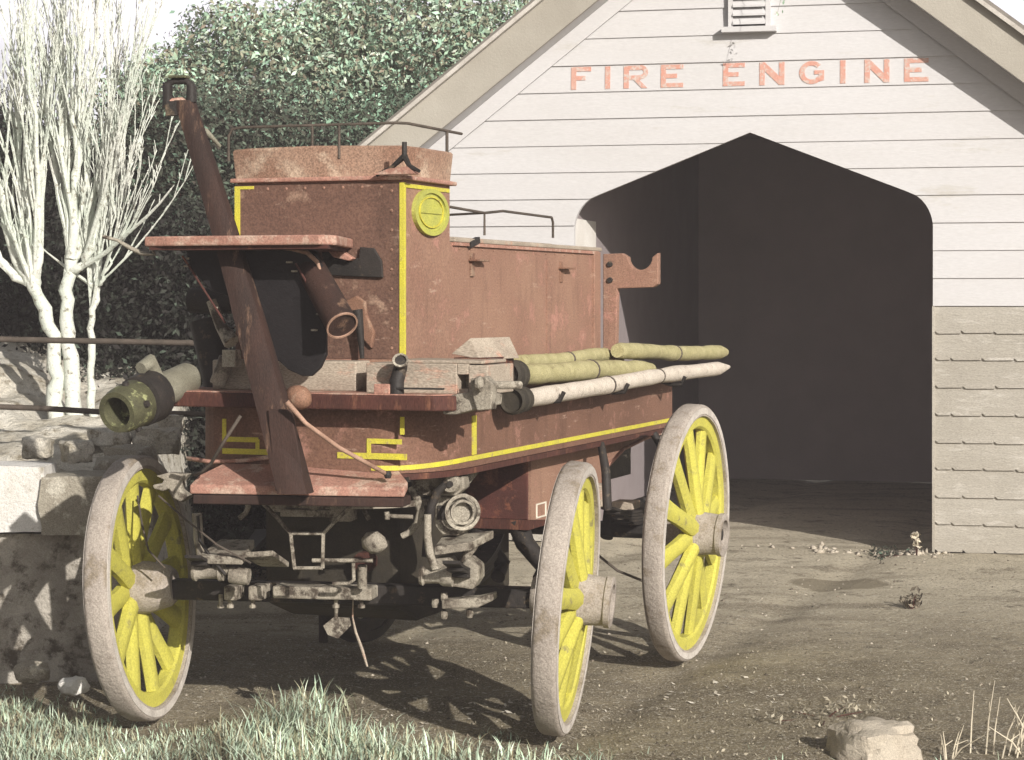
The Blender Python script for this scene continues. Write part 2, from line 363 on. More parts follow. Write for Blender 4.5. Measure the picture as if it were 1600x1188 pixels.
while z < APEX-.02:
    z1 = min(z+ROWH, APEX-.005); wob = rng_b.uniform(-.0015, .0015)
    cuts = sorted(set([z, z1]+[z+(z1-z)*i/6 for i in range(1, 6)]+([2.66] if z < 2.66 < z1 else [])))
    for a, b in zip(cuts, cuts[1:]):
        ya = -TH_B*(1-(a-z)/ROWH)-.003+wob; yb_ = -TH_B*(1-(b-z)/ROWH)-.003+wob
        ha, hb = min(HW, inv_top(a)), min(HW, inv_top(b)); da, db = door_x(a), door_x(b)
        for sgn in (-1, 1):
            if da > 0 or db > 0:
                xs = (da*sgn, db*sgn), (ha*sgn, hb*sgn)
            elif sgn == 1: xs = (-ha, -hb), (ha, hb)
            else: continue
            if sgn == -1: xs = xs[::-1]
            (x0a, x0b), (x1a, x1b) = xs
            mb.add([(x0a, ya, a), (x1a, ya, a), (x1b, yb_, b), (x0b, yb_, b), (x0a, .03, a), (x1a, .03, a), (x1b, .03, b), (x0b, .03, b)],
                   [(0, 1, 2, 3), (7, 6, 5, 4), (0, 4, 5, 1), (1, 5, 6, 2), (2, 6, 7, 3), (3, 7, 4, 0)])
    z += ROWH
mb.build('weatherboard_wall', M['white_board'], shed)
# thin backing skin behind the boards
# lower courses of shingles
mb = MB(); nrow = 9; rh = ROW0/nrow
for sgn, (xa, xb) in ((1, (DW+.012, HW)), (-1, (-HW, -DW-.012))):
    mb = MB()
    for r_ in range(nrow):
        zb = r_*rh; sw = .196; x = xa-(sw*.5 if r_ % 2 else .03); 
        while x < xb:
            w_ = sw*rng_b.uniform(.97, 1.03); l, rr = max(x, xa), min(x+w_-.0002, xb)
            if rr-l > .01:
                yb_ = -.017+rng_b.uniform(-.0003, .0003); dz = rng_b.uniform(-.004, .003); zt = min(zb+rh+.02, ROW0-.004)
                nb = min(.024, (rr-l)*.4)
                pts = [(l, zb+.016+dz), (l+nb*.45, zb+.010+dz), (l+nb*.9, zb+dz), (rr, zb+dz+.002), (rr, zt), (l, zt)]
                fr = [(px_, yb_*(1-(pz-zb)/(rh+.03)), pz) for px_, pz in pts]
                bk = [(px_, .02, pz) for px_, pz in pts]; n_ = 6
                mb.add(fr+bk, [tuple(range(6)), tuple(range(11, 5, -1))]+[(i, (i+1) % 6+0, 6+(i+1) % 6, 6+i) for i in range(6)])
            x += w_
    mb.build('shingle_cladding', M['shingle'], shed)
mb = MB()
mb.b2((DW-.004, -.026, 0), (DW+.012, .05, ROW0-.002)); mb.build('corner_strip', M['barge'], shed); mb = MB(); mb.b2((-DW-.012, -.026, 0), (-DW+.004, .05, ROW0-.002))
mb.build('corner_strip', M['barge'], shed)
# interior lining: white reveal by the door, side boards darkened as shade further in
DEP = 5.2
mb = MB()
mb.b2((-DW-.04, .031, 0), (-DW-.002, .70, 2.12)); mb.build('door_lining', M['lining_white'], shed); mb = MB(); mb.b2((DW+.002, .031, 0), (DW+.04, .70, 2.12))
mb.build('door_lining', M['lining_white'], shed)
mb = MB()
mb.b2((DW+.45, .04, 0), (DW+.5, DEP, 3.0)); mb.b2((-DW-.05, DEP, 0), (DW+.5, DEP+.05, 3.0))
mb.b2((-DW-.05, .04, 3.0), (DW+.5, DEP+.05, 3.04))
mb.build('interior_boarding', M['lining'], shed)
mb = MB(); mb.b2((-DW-.05, .70, 0), (-DW-.012, DEP-.002, 2.998)); mb.build('interior_side_boarding', M['lining_shade'], shed)
mb = MB(); mb.b2((-DW-.05, .04, 2.121), (-DW-.012, .699, 2.998)); mb.build('interior_head_board', M['lining_shade'], shed)
mb = MB(); mb.b2((-HW, .03, 0), (-HW+.03, DEP+.1, 2.40)); mb.b2((HW-.03, .03, 0), (HW, DEP+.1, 2.40)); mb.b2((-HW, DEP+.1, 0), (HW, DEP+.13, 2.4))
mb.build('side_wall', M['shingle'], shed)
# roof slabs with overhang, barge boards, soffit
OV = .22; EX = 2.66
for sgn in (-1, 1):
    mb = MB(); t0 = .10
    zt = lambda x, o: APEX+o-SL*x
    prof = [(0, zt(0, .335)), (sgn*EX, zt(EX, .335)), (sgn*EX, zt(EX, .395)), (0, zt(0, .395))]
    mb.prism([(x, -OV-.035, z) for x, z in prof], (0, DEP+.5, 0)); mb.build('roof', M['roof'], shed)
    mb = MB(); prof = [(0, zt(0, .33)), (sgn*EX, zt(EX, .33)), (sgn*EX, zt(EX, .362)), (0, zt(0, .362))]
    mb.prism([(x, -OV-.075, z) for x, z in prof], (0, .037, 0)); mb.build('roof_edge', M['roof_edge'], shed)
    mb = MB(); prof = [(0, zt(0, .045)), (sgn*(EX-.03), zt(EX-.03, .045)), (sgn*(EX-.03), zt(EX-.03, .33)), (0, zt(0, .33))]
    mb.prism([(x, -OV-.03, z) for x, z in prof], (0, .03, 0)); mb.build('barge_board', M['barge'], shed)
    mb = MB(); prof = [(0, zt(0, .052)), (sgn*(EX-.05), zt(EX-.05, .052)), (sgn*(EX-.05), zt(EX-.05, .075)), (0, zt(0, .075))]
    mb.prism([(x, -OV+.002, z) for x, z in prof], (0, OV+.04, 0)); mb.build('soffit', M['white_board'], shed)
    mb = MB(); mb.prism([(0, -.033, zt(0, .05)), (sgn*(EX-.3), -.033, zt(EX-.3, .05)), (sgn*(EX-.3), -.033, zt(EX-.3, -.075)), (0, -.033, zt(0, -.075))], (0, .012, 0))
    mb.build('frieze_board', M['white_board'], shed)
# louvred vent
lv = MB()
lv.b2((-.135, -.05, 3.335), (-.105, .0, 3.85)); lv.b2((.105, -.05, 3.335), (.135, .0, 3.85)); 
lv = lv.build('louvre_vent', M['white_board'], shed)
mb = MB(); mb.b2((-.105, -.021, 3.335), (.105, -.018, 3.85)); mb.build('vent_back', M['dark_iron'], lv)
for i in range(9):
    mb = MB(); z = 3.36+i*.0555
    mb.add([(-.104, -.062, z), (.104, -.062, z), (.104, -.024, z+.046), (-.104, -.024, z+.046), (-.104, -.062, z-.012), (.104, -.062, z-.012), (.104, -.024, z+.034), (-.104, -.024, z+.034)],
           [(0, 1, 2, 3), (7, 6, 5, 4), (0, 4, 5, 1), (1, 5, 6, 2), (2, 6, 7, 3), (3, 7, 4, 0)])
    mb.build('slat', M['white_board'], lv)
mb = MB(); mb.b2((-.175, -.08, 3.30), (.175, .0, 3.334)); mb.build('sill', M['white_board'], lv)
# lettering, painted-thin wooden letters on one board
ZB, ZT = 2.960, 3.108; H = ZT-ZB; ST = .034
def L_y(z): return -TH_B*(1-(z-(ROW0+8*ROWH))/ROWH)-.006
def strokes(ch, w):
    s = ST; o = []
    V = lambda x: o.append([(x, 0), (x+s, 0), (x+s, H), (x, H)])
    Hh = lambda z, a, b: o.append([(a, z), (b, z), (b, z+s*.85), (a, z+s*.85)])
    if ch == 'I': V(0)
    if ch in 'FE':
        V(0); Hh(H-s*.85, s, w); Hh(H*.5-s*.4, s, w*.72)
        if ch == 'E': Hh(0, s, w)
    if ch == 'N':
        V(0); V(w-s); o.append([(s, H), (s, H-s*1.7), (w-s, 0), (w-s, s*1.7)])
    if ch == 'R':
        V(0); t = H*.42
        n = 8; cx = w-.045; cz = (H+t)/2; ro = (H-t)/2+s*.2; ri = ro-s*.9
        Hh(H-s*.85, s, cx); Hh(t-s*.2, s, cx)
        for i in range(n):
            a0, a1 = -math.pi/2+math.pi*i/n, -math.pi/2+math.pi*(i+1)/n
            c0 = (cx+math.cos(a0)*ri, cz+math.sin(a0)*ri*.93); c1 = (cx+math.cos(a0)*ro, cz+math.sin(a0)*ro*.93)
            c2 = (cx+math.cos(a1)*ro, cz+math.sin(a1)*ro*.93); c3 = (cx+math.cos(a1)*ri, cz+math.sin(a1)*ri*.93)
            o.append([c0, c1, c2, c3])
        o.append([(w*.42, t-s*.2), (w*.42+s*1.05, t-s*.2), (w, 0), (w-s*1.1, 0)])
    if ch == 'G':
        n = 18; cx, cz = w/2, H/2; rx, rz = w/2, H/2; ix, iz = rx-s, rz-s*.85
        for i in range(n):
            a0 = R(42)+R(286)*i/n; a1 = R(42)+R(286)*(i+1)/n
            o.append([(cx+math.cos(a0)*ix, cz+math.sin(a0)*iz), (cx+math.cos(a0)*rx, cz+math.sin(a0)*rz), (cx+math.cos(a1)*rx, cz+math.sin(a1)*rz), (cx+math.cos(a1)*ix, cz+math.sin(a1)*iz)])
        o.append([(w-s, H*.10), (w, H*.16), (w, H*.42), (w-s, H*.42)]); 
        o.append([(w*.60, H*.42), (w, H*.42), (w, H*.42+s*.75), (w*.60, H*.42+s*.75)])
    return o
def shed_s(px):                                               # photo column -> distance along the shed front
    k = (px-800)/F_PX; return (k*13.98-1.53)/(math.cos(TH)+k*math.sin(TH))
for ch, a, b in [('F', 893, 924), ('I', 946, 955), ('R', 975, 1012), ('E', 1033, 1068), ('E', 1130, 1164), ('N', 1187, 1226), ('G', 1249, 1288), ('I', 1313, 1323), ('N', 1351, 1390), ('E', 1413, 1451)]:
    x0, x1 = shed_s(a), shed_s(b); mb = MB(); wd = max(x1-x0, .03)
    for i, st in enumerate(strokes(ch, wd)):
        e = .0004*(i % 2); lo = min(p[1] for p in st)
        mb.prism([(x0+p[0], L_y(ZB+p[1])-e, ZB+p[1]) for p in st], (0, .005, 0))
    mb.build('letter', M['letter'], shed)

# ------------------------------------------------------------------ the horse-drawn fire engine
eng = empty('fire_engine', (F0.x, F0.y, 0), AE)
tag(eng, 'old red horse-drawn fire engine with yellow spoked wheels standing before the shed', 'fire engine')
FC = R(10)                                                    # the fore-carriage is turned a little

def make_wheel(rad, nsp, out, W_=.088, m1='rim', m2='yellow'):
    """wheel in its own frame: axle along x, 'out' = +1/-1 the side its hub cap points to"""
    hw = W_/2; t = MB()
    t.lathe([(-hw+.006, rad-.004), (-hw+.016, rad), (hw-.016, rad), (hw-.006, rad-.004), (hw, rad-.012), (hw, rad-.05), (-hw, rad-.05), (-hw, rad-.012)], (0, 0, 0), (1, 0, 0), 72, closed=True)
    wh = t.build('wheel', M[m1], eng, auto=50)
    # rough, worn edge of the tyre
    for i, v in enumerate(wh.data.vertices):
        r_ = math.hypot(v.co.y, v.co.z); a = math.atan2(v.co.z, v.co.y)
        n_ = float(fbm(a*6+rad*31, v.co.x*20, 1.4, 3))*.010
        k = (r_+n_*.6)/r_; v.co.y *= k; v.co.z *= k; v.co.x += 0
    f = MB(); g = hw-.014
    f.lathe([(-g, rad-.05), (g, rad-.05), (g, rad-.095), (g-.01, rad-.105), (-g+.01, rad-.105), (-g, rad-.095)], (0, 0, 0), (1, 0, 0), 60, closed=True)
    f.build('felloe', M[m2], wh, auto=40)
    for fs_ in (-1, 1):                                        # paint worn to pale metal along both edges of the tyre
        e_ = MB(); q_ = fs_*(hw+.0006); n_e = 90; vs_ = []; 
        for i in range(n_e):
            a = 2*math.pi*i/n_e; ri = rad-.036-.010*float(fbm(i*.35, rad*9, 1, 3)+.5); ro = rad-.0135
            for rr_ in (ri, ro): vs_.append((q_, math.cos(a)*rr_, math.sin(a)*rr_)); vs_.append((q_+fs_*.002, math.cos(a)*rr_, math.sin(a)*rr_))
        fq_ = []
        for i in range(n_e):
            k = i*4; j = ((i+1) % n_e)*4; fq_ += [(k+1, k+3, j+3, j+1), (k, k+1, j+1, j), (k+2, j+2, j+3, k+3), (k, j, j+2, k+2)]
        e_.add(vs_, fq_); e_.build('worn_edge', M['edge' if m1 == 'rim' else m1], wh)
    for i in range(nsp):
        a = 2*math.pi*(i+.35)/nsp; dr = Vector((0, math.cos(a), math.sin(a))); tn = Vector((0, -math.sin(a), math.cos(a)))
        r0, r1 = .075, rad-.098; sp = MB(); ax0, ax1 = out*.035+(.012 if i % 2 else -.012), 0.
        n = 8; o = 0; vs_ = []; 
        for j in range(n+1):
            q = j/n; r_ = r0+(r1-r0)*q; axx = ax0+(ax1-ax0)*q
            wd = .045*(1-.16*math.sin(math.pi*min(1, q*1.1)))-(.012 if q < .05 else 0); dp = .030*(1-.25*q)
            c = dr*r_+Vector((axx, 0, 0))
            for k in range(8):
                b_ = 2*math.pi*(k+.5)/8; f_ = 1+(1/max(abs(math.cos(b_)), abs(math.sin(b_)))-1)*.45; vs_.append(c+tn*math.cos(b_)*wd*f_+Vector((math.sin(b_)*dp*f_, 0, 0)))
        fs = [tuple(range(7, -1, -1)), tuple(n*8+k for k in range(8))]
        for j in range(n):
            for k in range(8): fs.append((j*8+k, j*8+(k+1) % 8, j*8+8+(k+1) % 8, j*8+8+k))
        sp.add(vs_, fs); sp.build('spoke', M[m2], wh, auto=50)
    h = MB(); o = out
    h.lathe([(-.13*o, .062), (-.11*o, .078), (-.03*o, .098), (0.0, .100), (.055*o, .100), (.065*o, .094), (.142*o, .088), (.145*o, .095), (.165*o, .095), (.168*o, .088), (.168*o, .066), (.120*o, .060)], (0, 0, 0), (1, 0, 0), 36)
    h.build('hub', M[m1], wh, auto=40)
    h = MB(); h.lathe([(.119*o, .058), (.121*o, .058), (.122*o, .030), (.155*o, .028), (.158*o, .020)], (0, 0, 0), (1, 0, 0), 6); h.build('axle_nut', M['dark_iron'], wh)
    return wh
def place(o, p, rz): o.location = p; o.rotation_euler[2] = rz
c, s_ = math.cos(FC), math.sin(FC)
for sx_, nm in ((1, ''), (-1, '')):
    wh = make_wheel(.50, 12, sx_)
    place(wh, (sx_*.815*c, sx_*.815*s_, .50), FC)
    wh.rotation_euler[0] = .21 if sx_ > 0 else -.1; wh.rotation_euler[1] = R(4.5)*sx_
for sx_ in (1, -1):
    wh = make_wheel(.565, 12, sx_, m1='rim' if sx_ > 0 else 'brown_and_shade', m2='yellow' if sx_ > 0 else 'brown_and_shade'); place(wh, (sx_*.785, 1.864, .565), 0); wh.rotation_euler[1] = R(2.5)*sx_  # left rear wheel coloured dark in place of the shade on it

# lower body: rounded front corners
def plan(hw=.5, vf=-.45, cr=.22, cl=.42, vb=2.62, n=10, sides=(True, True)):
    """right half of the plan outline from the front centre to the rear"""
    pts = [(0., vf), (hw-cr, vf)]
    for i in range(1, n+1):
        a = math.pi/2*i/n; pts.append((hw-cr+cr*math.sin(a), vf+cl*(1-math.cos(a))))
    pts.append((hw, vb)); return pts
hp = plan(); loop = [(-x, y) for x, y in hp[::-1]][:-1]+hp
mb = MB(); mb.prism([(x, y, .985) for x, y in loop], (0, 0, .222)); mb.build('body', M['red_body'], eng)
# yellow lining: ribbon on the outside of the body
def ribbon(path, z0, z1, off=.003, name='yellow_line'):
    mb = MB(); n = len(path); vs_ = []
    for i, (x, y) in enumerate(path):
        a = Vector(path[max(i-1, 0)]); b = Vector(path[min(i+1, n-1)]); t = (b-a).normalized(); nn = Vector((t.y, -t.x))
        za = z0[i] if hasattr(z0, '__len__') else z0; zb = z1[i] if hasattr(z1, '__len__') else z1
        for o_ in (off, -.004):
            vs_ += [(x+nn.x*o_, y+nn.y*o_, za), (x+nn.x*o_, y+nn.y*o_, zb)]
    fs = []
    for i in range(n-1):
        k = i*4; fs += [(k, k+4, k+5, k+1), (k+2, k+3, k+7, k+6), (k+1, k+5, k+7, k+3), (k, k+2, k+6, k+4)]
    fs += [(0, 1, 3, 2), (n*4-4, n*4-2, n*4-1, n*4-3)]
    mb.add(vs_, fs); return mb
side = [p for p in hp if p[0] > .27]
zs = []
for x, y in side: zs.append(1.008 if y > -.1 else 1.008-.012*min(1, (-.1-y)/.3))
ribbon(side, zs, [q+.017 for q in zs]).build('yellow_line', M['yellow_line'], eng)
mb = MB(); mb.b2((.4985, -.045, 1.028), (.5035, -.005, 1.17)); mb.build('yellow_line', M['yellow_line'], eng)
def front_line(p, q, t=.0075, v=-.4535):                       # stripe on the front panel given in photo pixels
    a, b = EV(*p, v), EV(*q, v); mb = MB(); mb.b2((min(a.x, b.x)-t, v, min(a.z, b.z)-t), (max(a.x, b.x)+t, v+.006, max(a.z, b.z)+t)); return mb
def key(segs):
    mb = MB()
    for i, (p, q) in enumerate(segs):
        t = front_line(p, q, v=-.4535-.0004*(i % 2)); mb.add(t.v, t.f)
    mb.build('yellow_line', M['yellow_line'], eng)
key([((350, 658), (350, 682)), ((350, 687), (400, 687)), ((402, 690), (402, 702)), ((350, 706), (430, 706))])
key([((530, 713), (632, 713)), ((576, 692), (576, 710)), ((576, 690), (624, 690)), ((628, 655), (628, 676))])
mb = MB(); mb.prism([(x*1.012, y-.006, .962) for x, y in loop if y < .3 or True], (0, 0, .021)); mb.build('bottom_moulding', M['maroon'], eng)

# deck and front board
mb = MB(); mb.b2((-.58, -.30, 1.208), (.535, 2.66, 1.235)); mb.build('deck', M['pole'], eng, bevel=.004)
mb = MB()
fb = [(-.50, -.20), (-.56, -.50), (-.50, -.56), (.56, -.56), (.62, -.50), (.62, -.18)]
mb.prism([(x, y, 1.212) for x, y in fb], (0, 0, .052)); mb.build('front_board', M['maroon'], eng, bevel=.006)
mb = MB(); mb.prism([(x*.985, y+.012, 1.2645) for x, y in fb], (0, 0, .004)); mb.build('front_board_top', M['pink'], eng)

# plinth and boxes
mb = MB(); mb.b2((-.37, -.40, 1.268), (.20, .1, 1.375)); mb.build('plinth', M['grey_wood'], eng, bevel=.006)
BU, V0, V1, V2 = .33, -.28, .167, 2.0
mb = MB(); mb.b2((-BU, V0, 1.235), (BU, V1, 2.018))
for k in range(9): mb.lathe([(0, .007), (.004, .005)], (BU-.045, V0-.002, 1.42+k*.07), (0, -1, 0), 8)
for k in range(8): mb.lathe([(0, .007), (.004, .005)], (-BU+.05+k*.075, V0-.002, 1.995), (0, -1, 0), 8)
mb.build('tool_box', M['red_side'], eng, bevel=.003)
mb = MB(); mb.b2((-BU+.003, V1, 1.235), (BU-.003, V2, 1.808))
for k in range(14): mb.lathe([(0, .006), (.004, .004)], (BU-.003, V1+.1+k*.125, 1.785), (1, 0, 0), 8)
lb = mb.build('hose_box', M['red_side'], eng, bevel=.003)
mb = MB(); mb.b2((-BU-.006, V0-.003, 1.38), (BU-.012, V0+.01, 2.012)); mb.build('front_panel', M['red_front'], eng, bevel=.002)
mb = MB(); mb.b2((-BU-.02, V0-.022, 2.018), (BU+.022, V1+.02, 2.034)); mb.build('lid', M['pink'], eng, bevel=.005)
mb = MB(); mb.b2((-BU-.01, V1+.025, 1.809), (BU+.012, V2+.01, 1.826)); 
mb.b2((BU-.15, V1+.03, 1.8265), (BU-.12, V2-.3, 1.838))
mb.build('hose_box_lid', M['grey_wood'], eng, bevel=.004)
mb = MB(); mb.b2((BU-.01, V1+.03, 1.796), (BU+.008, V2-.02, 1.8085)); mb.build('lid_edge', M['pink'], eng)
# small open flap edge on lid
mb = MB(); mb.box((BU+.004, .40, 1.812), (.02, .10, .024), Matrix.Rotation(R(12), 3, 'X')); mb.build('hinge', M['dark_iron'], eng)
# seat coaming on top of the tool box: flared board, three sides, with a bow along its length
def coaming():
    pts = [(-BU-.012, V1, .0), (-BU-.02, V0+.05, .0), (-BU-.005, V0+.0, .0), (-BU+.06, V0-.01, 0), (0, V0-.018, 0), (BU-.04, V0+.09, .0), (BU-.01, V0+.16, 0), (BU+.0, V1, 0)]
    n = len(pts); top = [.098, .102, .106, .109, .112, .113, .110, .110]; fl = .012; vs_ = []
    for i, (x, y, _) in enumerate(pts):
        a = Vector(pts[max(i-1, 0)][:2]); b = Vector(pts[min(i+1, n-1)][:2]); t = (b-a).normalized(); nn = Vector((t.y, -t.x))
        for zz, o_ in ((2.034, 0), (2.034+top[i]-.008, fl), (2.034+top[i]-.0, fl-.008), (2.034+top[i], fl-.02), (2.034, -.028)):
            vs_.append((x+nn.x*o_, y+nn.y*o_, zz))
    fs = []
    for i in range(n-1):
        for k in range(5): fs.append((i*5+k, i*5+5+k, i*5+5+(k+1) % 5, i*5+(k+1) % 5))
    fs += [tuple(range(5)), tuple(range((n-1)*5+4, (n-1)*5-1, -1))]
    return MB().add(vs_, fs)
coaming().build('seat_coaming', mat('patchy_red_board', (.37, .26, .19), (.22, .125, .085), 2.6, (.42, .32, .24), .3, 5, speck=.4, speck_scale=150), eng, auto=30)
# yellow stripes on tool box
mb = MB()
mb.b2((-BU-.0075, V0-.0065, 1.80), (-BU+.014, V0+.006, 2.006))
mb.build('yellow_line', M['yellow_line'], eng)
mb = MB(); mb.b2((BU-.013, V0-.0065, 1.30), (BU+.0045, V0+.012, 2.010)); mb.build('yellow_line', M['yellow_line'], eng)
mb = MB(); mb.b2((BU-.002, V0+.0125, 1.992), (BU+.004, V1-.012, 2.006)); mb.build('yellow_line', M['yellow_line'], eng)
mb = MB(); mb.b2((-BU+.0145, V0-.006, 1.995), (-BU+.07, V0+.006, 2.006)); mb.build('yellow_line', M['yellow_line'], eng)
# oval badge
mb = MB(); cb = EU(670, 332, BU); n = 40
def oval(ry, rz, x, rev=False): return [(x, cb.y+ry*math.cos(2*math.pi*i/n), cb.z+rz*math.sin(2*math.pi*i/n)) for i in range(n)]
mb.prism(oval(.165, .086, BU-.002), (.010, 0, 0)); bd = mb.build('badge', M['badge'], eng)
mb = MB(); rings = [oval(.165, .086, BU+.008), oval(.165, .086, BU+.016), oval(.138, .070, BU+.016), oval(.138, .070, BU+.008)]
mb.add([p for r_ in rings for p in r_], [(a*n+i, a*n+(i+1) % n, ((a+1) % 4)*n+(i+1) % n, ((a+1) % 4)*n+i) for a in range(4) for i in range(n)])
mb.build('badge_rim', M['badge'], bd, auto=40)
mb = MB(); rings = [oval(.118, .058, BU+.009), oval(.118, .058, BU+.0135), oval(.110, .053, BU+.0135), oval(.110, .053, BU+.009)]
mb.add([p for r_ in rings for p in r_], [(a*n+i, a*n+(i+1) % n, ((a+1) % 4)*n+(i+1) % n, ((a+1) % 4)*n+i) for a in range(4) for i in range(n)])
mb.build('badge_inner_ring', M['yellow_line'], bd, auto=40)
mb = MB(); mb.b2((BU+.007, cb.y-.104, cb.z-.006), (BU+.0125, cb.y+.104, cb.z+.020)); mb.build('badge_band', M['badge'], bd, bevel=.003)
# brackets/hooks on the hose box side
for px, py in ((740, 408), (878, 420)):
    p = EU(px, py, BU); mb = MB()
    mb.b2((BU-.004, p.y-.05, p.z-.002), (BU+.035, p.y+.09, p.z+.006)); mb.b2((BU-.004, p.y-.035, p.z-.06), (BU+.006, p.y+.0, p.z+.03))
    mb.build('hose_hook', M['red'], eng, bevel=.002)
mb = MB(); mb.b2((BU-.005, 1.28, 1.30), (BU+.001, 1.50, 1.76)); mb.build('side_patch', M['red_side'], eng)
mb = MB(); mb.b2((BU-.01, V2-.09, 1.25), (BU+.010, V2-.002, 1.806)); mb.build('corner_plate', M['red_side'], eng, bevel=.003)

# top rail
zr = 2.222; mb = MB()
pl = [(-BU-.035, V0, 2.10), (-BU-.035, V0, zr-.03), (-BU-.02, V0, zr-.005), (-BU+.02, V0, zr), (BU-.03, V0, zr), (BU+.0, V0+.04, zr), (BU+.0, V1+.12, zr)]
mb.tube(pl, .0055, 8)
for px in (488, 530):
    q = EV(px, 200, V0); mb.tube([(q.x, V0, 2.10), (q.x, V0, zr)], .005, 6)
mb.tube([(BU, V1-.03, 2.13), (BU, V1-.03, zr)], .006, 6)
mb.build('hand_rail', M['rail'], eng, auto=50)
mb = MB(); zr2 = 1.925
mb.tube([EU(700, 323, BU-.05), EU(757, 333, BU-.05), EU(786, 330, BU-.05), EU(862, 340, BU-.05), EU(864, 348, BU-.05), EU(864, 372, BU-.05)], .0055, 6)
mb.tube([EU(700, 336, BU-.25), EU(757, 333, BU-.05), EU(757, 368, BU-.05)], .005, 6)
mb.build('low_rail', M['rail'], eng, auto=50)
# three-legged iron stay
mb = MB(); q = lambda x, y: EV(x, y, V0-.035)
mb.tube([q(632, 222), q(632, 248)], .009, 6); mb.tube([q(632, 244), q(612, 262), q(588, 274)], [.012, .008, .006], 6); mb.tube([q(632, 244), q(640, 260), q(656, 268)], [.012, .009, .006], 6)
mb.build('iron_stay', M['dark_iron'], eng, auto=60)
mb = MB(); a, b = q(585, 275), q(700, 275); mb.prism([(a.x, V0-.05, 2.036), (b.x-.12, V0-.05, 2.036), (b.x-.15, V0-.05, 2.062), (a.x+.06, V0-.05, 2.056)], (0, .05, 0))
mb.build('stay_foot', M['pink'], eng)

# seat (foot) board with arms in front of the tool box
sv = -.78
mb = MB(); a, b = EV(225, 370, sv), EV(512, 384, sv)
mb.prism([(a.x, sv, a.z), (a.x+.10, sv-.02, a.z+.0), (b.x-.02, sv-.02, a.z), (b.x+.005, sv+.06, a.z), (b.x-.13, V0-.004, a.z), (a.x+.16, V0-.004, a.z), (a.x+.03, sv+.12, a.z)], (0, 0, -.034))
seat = mb.build('seat_board', M['pink'], eng, bevel=.006)
mb = MB(); mb.prism([(a.x+.02, sv+.0, a.z-.0345), (b.x+.0, sv+.0, a.z-.0345), (b.x-.15, V0-.01, a.z-.0345), (a.x+.17, V0-.01, a.z-.0345)], (0, 0, -.012)); mb.build('seat_underside', M['maroon'], eng)
mb = MB(); mb.tube([EV(x, y, sv+.05) for x, y in ((232, 378), (242, 398), (222, 396), (204, 388), (184, 376), (162, 370))], [.008, .010, .014, .013, .009, .012], 8, flat=.6); mb.build('seat_hook', M['iron'], seat, auto=60)
# right end of the seat, with a dark plate shaped as its cast shadow
mb = MB(); pr = [(502, 384), (528, 386), (548, 402), (560, 404), (562, 386), (584, 388), (596, 408), (598, 434), (505, 430)]
mb.prism([EV(x, y, V0-.02) for x, y in pr], (0, .012, 0)); mb.build('seat_shadow_plate', M['dark_iron'], eng, bevel=.003)
mb = MB(); pr = [(505, 384), (522, 385), (552, 404), (545, 408), (520, 402)]
mb.prism([EV(x, y, V0-.05) for x, y in pr], (0, .03, 0)); mb.build('seat_end', M['pink'], eng, bevel=.004)
# curved leather apron/dash below the seat
vA = -.62; pr = [(290, 388), (470, 388), (492, 398), (505, 420), (508, 470), (509, 555), (500, 575), (486, 588), (472, 588), (450, 578), (436, 565), (400, 560), (385, 548), (384, 470), (330, 455), (296, 420)]
mb = MB(); mb.prism([EV(x, y, vA) for x, y in pr], (0, .02, 0)); mb.build('leather_apron', M['leather'], eng, bevel=.004)
mb = MB(); mb.tube([EV(x, y, vA-.01) for x, y in ((372, 386), (420, 385), (455, 388), (480, 395), (496, 410), (502, 428))], [.008, .009, .009, .009, .008, .004], 6); mb.build('apron_rim', M['rod'], eng, smooth=True)
mb = MB(); mb.tube([EV(285, 400, vA-.02), EV(352, 505, vA-.03)], .004, 6); mb.build('apron_strut', M['rust'], eng)
mb = MB(); mb.tube([EV(462, 412, vA-.03), EV(516, 505, vA-.04)], .004, 6); mb.build('apron_strut', M['rust'], eng)
for px, py in ((292, 404), (292, 416), (336, 481), (452, 410), (460, 424), (499, 491), (491, 516)):
    p = EV(px, py, vA-.012); mb = MB(); mb.box(p, (.022, .012, .007)); mb.build('bolt', M['iron'], eng, bevel=.002)
# slanting roller/lever tube beside the apron
a, b = EV(478, 405, -.55), EV(534, 508, -.72)
mb = MB(); mb.tube([a, a.lerp(b, .5), b], [.050, .053, .055], 20); rl = mb.build('lever_socket', M['pole'], eng, auto=50)
mb = MB(); t = (b-a).normalized(); mb.lathe([(0, .056), (.006, .056), (.006, .050), (0, .050)], b, t, 24, closed=True); mb.build('socket_ring', M['rod'], rl, auto=50)
# crank and keyhole plate on the front panel
mb = MB(); mb.prism([EV(x, y, V0-.02) for x, y in ((540, 470), (556, 462), (570, 472), (572, 492), (584, 520), (580, 545), (566, 530), (560, 505), (546, 495))], (0, .02, 0)); mb.build('crank_plate', M['red'], eng, bevel=.005)
mb = MB(); mb.tube([EV(558, 484, V0-.05), EV(563, 520, V0-.045), EV(566, 560, V0-.04)], [.020, .013, .008], 8); mb.build('crank', M['dark_iron'], eng, auto=50)
# pump linkage seen in the shade left of the pole
mb = MB()
mb.tube([EV(330, 470, -.5), EV(345, 510, -.5), EV(362, 535, -.52)], [.018, .02, .03], 8); mb.box(EV(362, 560, -.5), (.05, .05, .06)); mb.tube([EV(355, 560, -.45), EV(340, 600, -.45)], .03, 10)
mb.build('pump_linkage', M['iron'], eng, auto=45)
mb = MB()
mb.tube([EV(320, 500, -.2), EV(345, 608, -.2)], .06, 14); mb.tube([EV(300, 470, -.1), EV(368, 470, -.1)], .05, 12); mb.build('pump_barrel', M['dark_iron'], eng, auto=45)

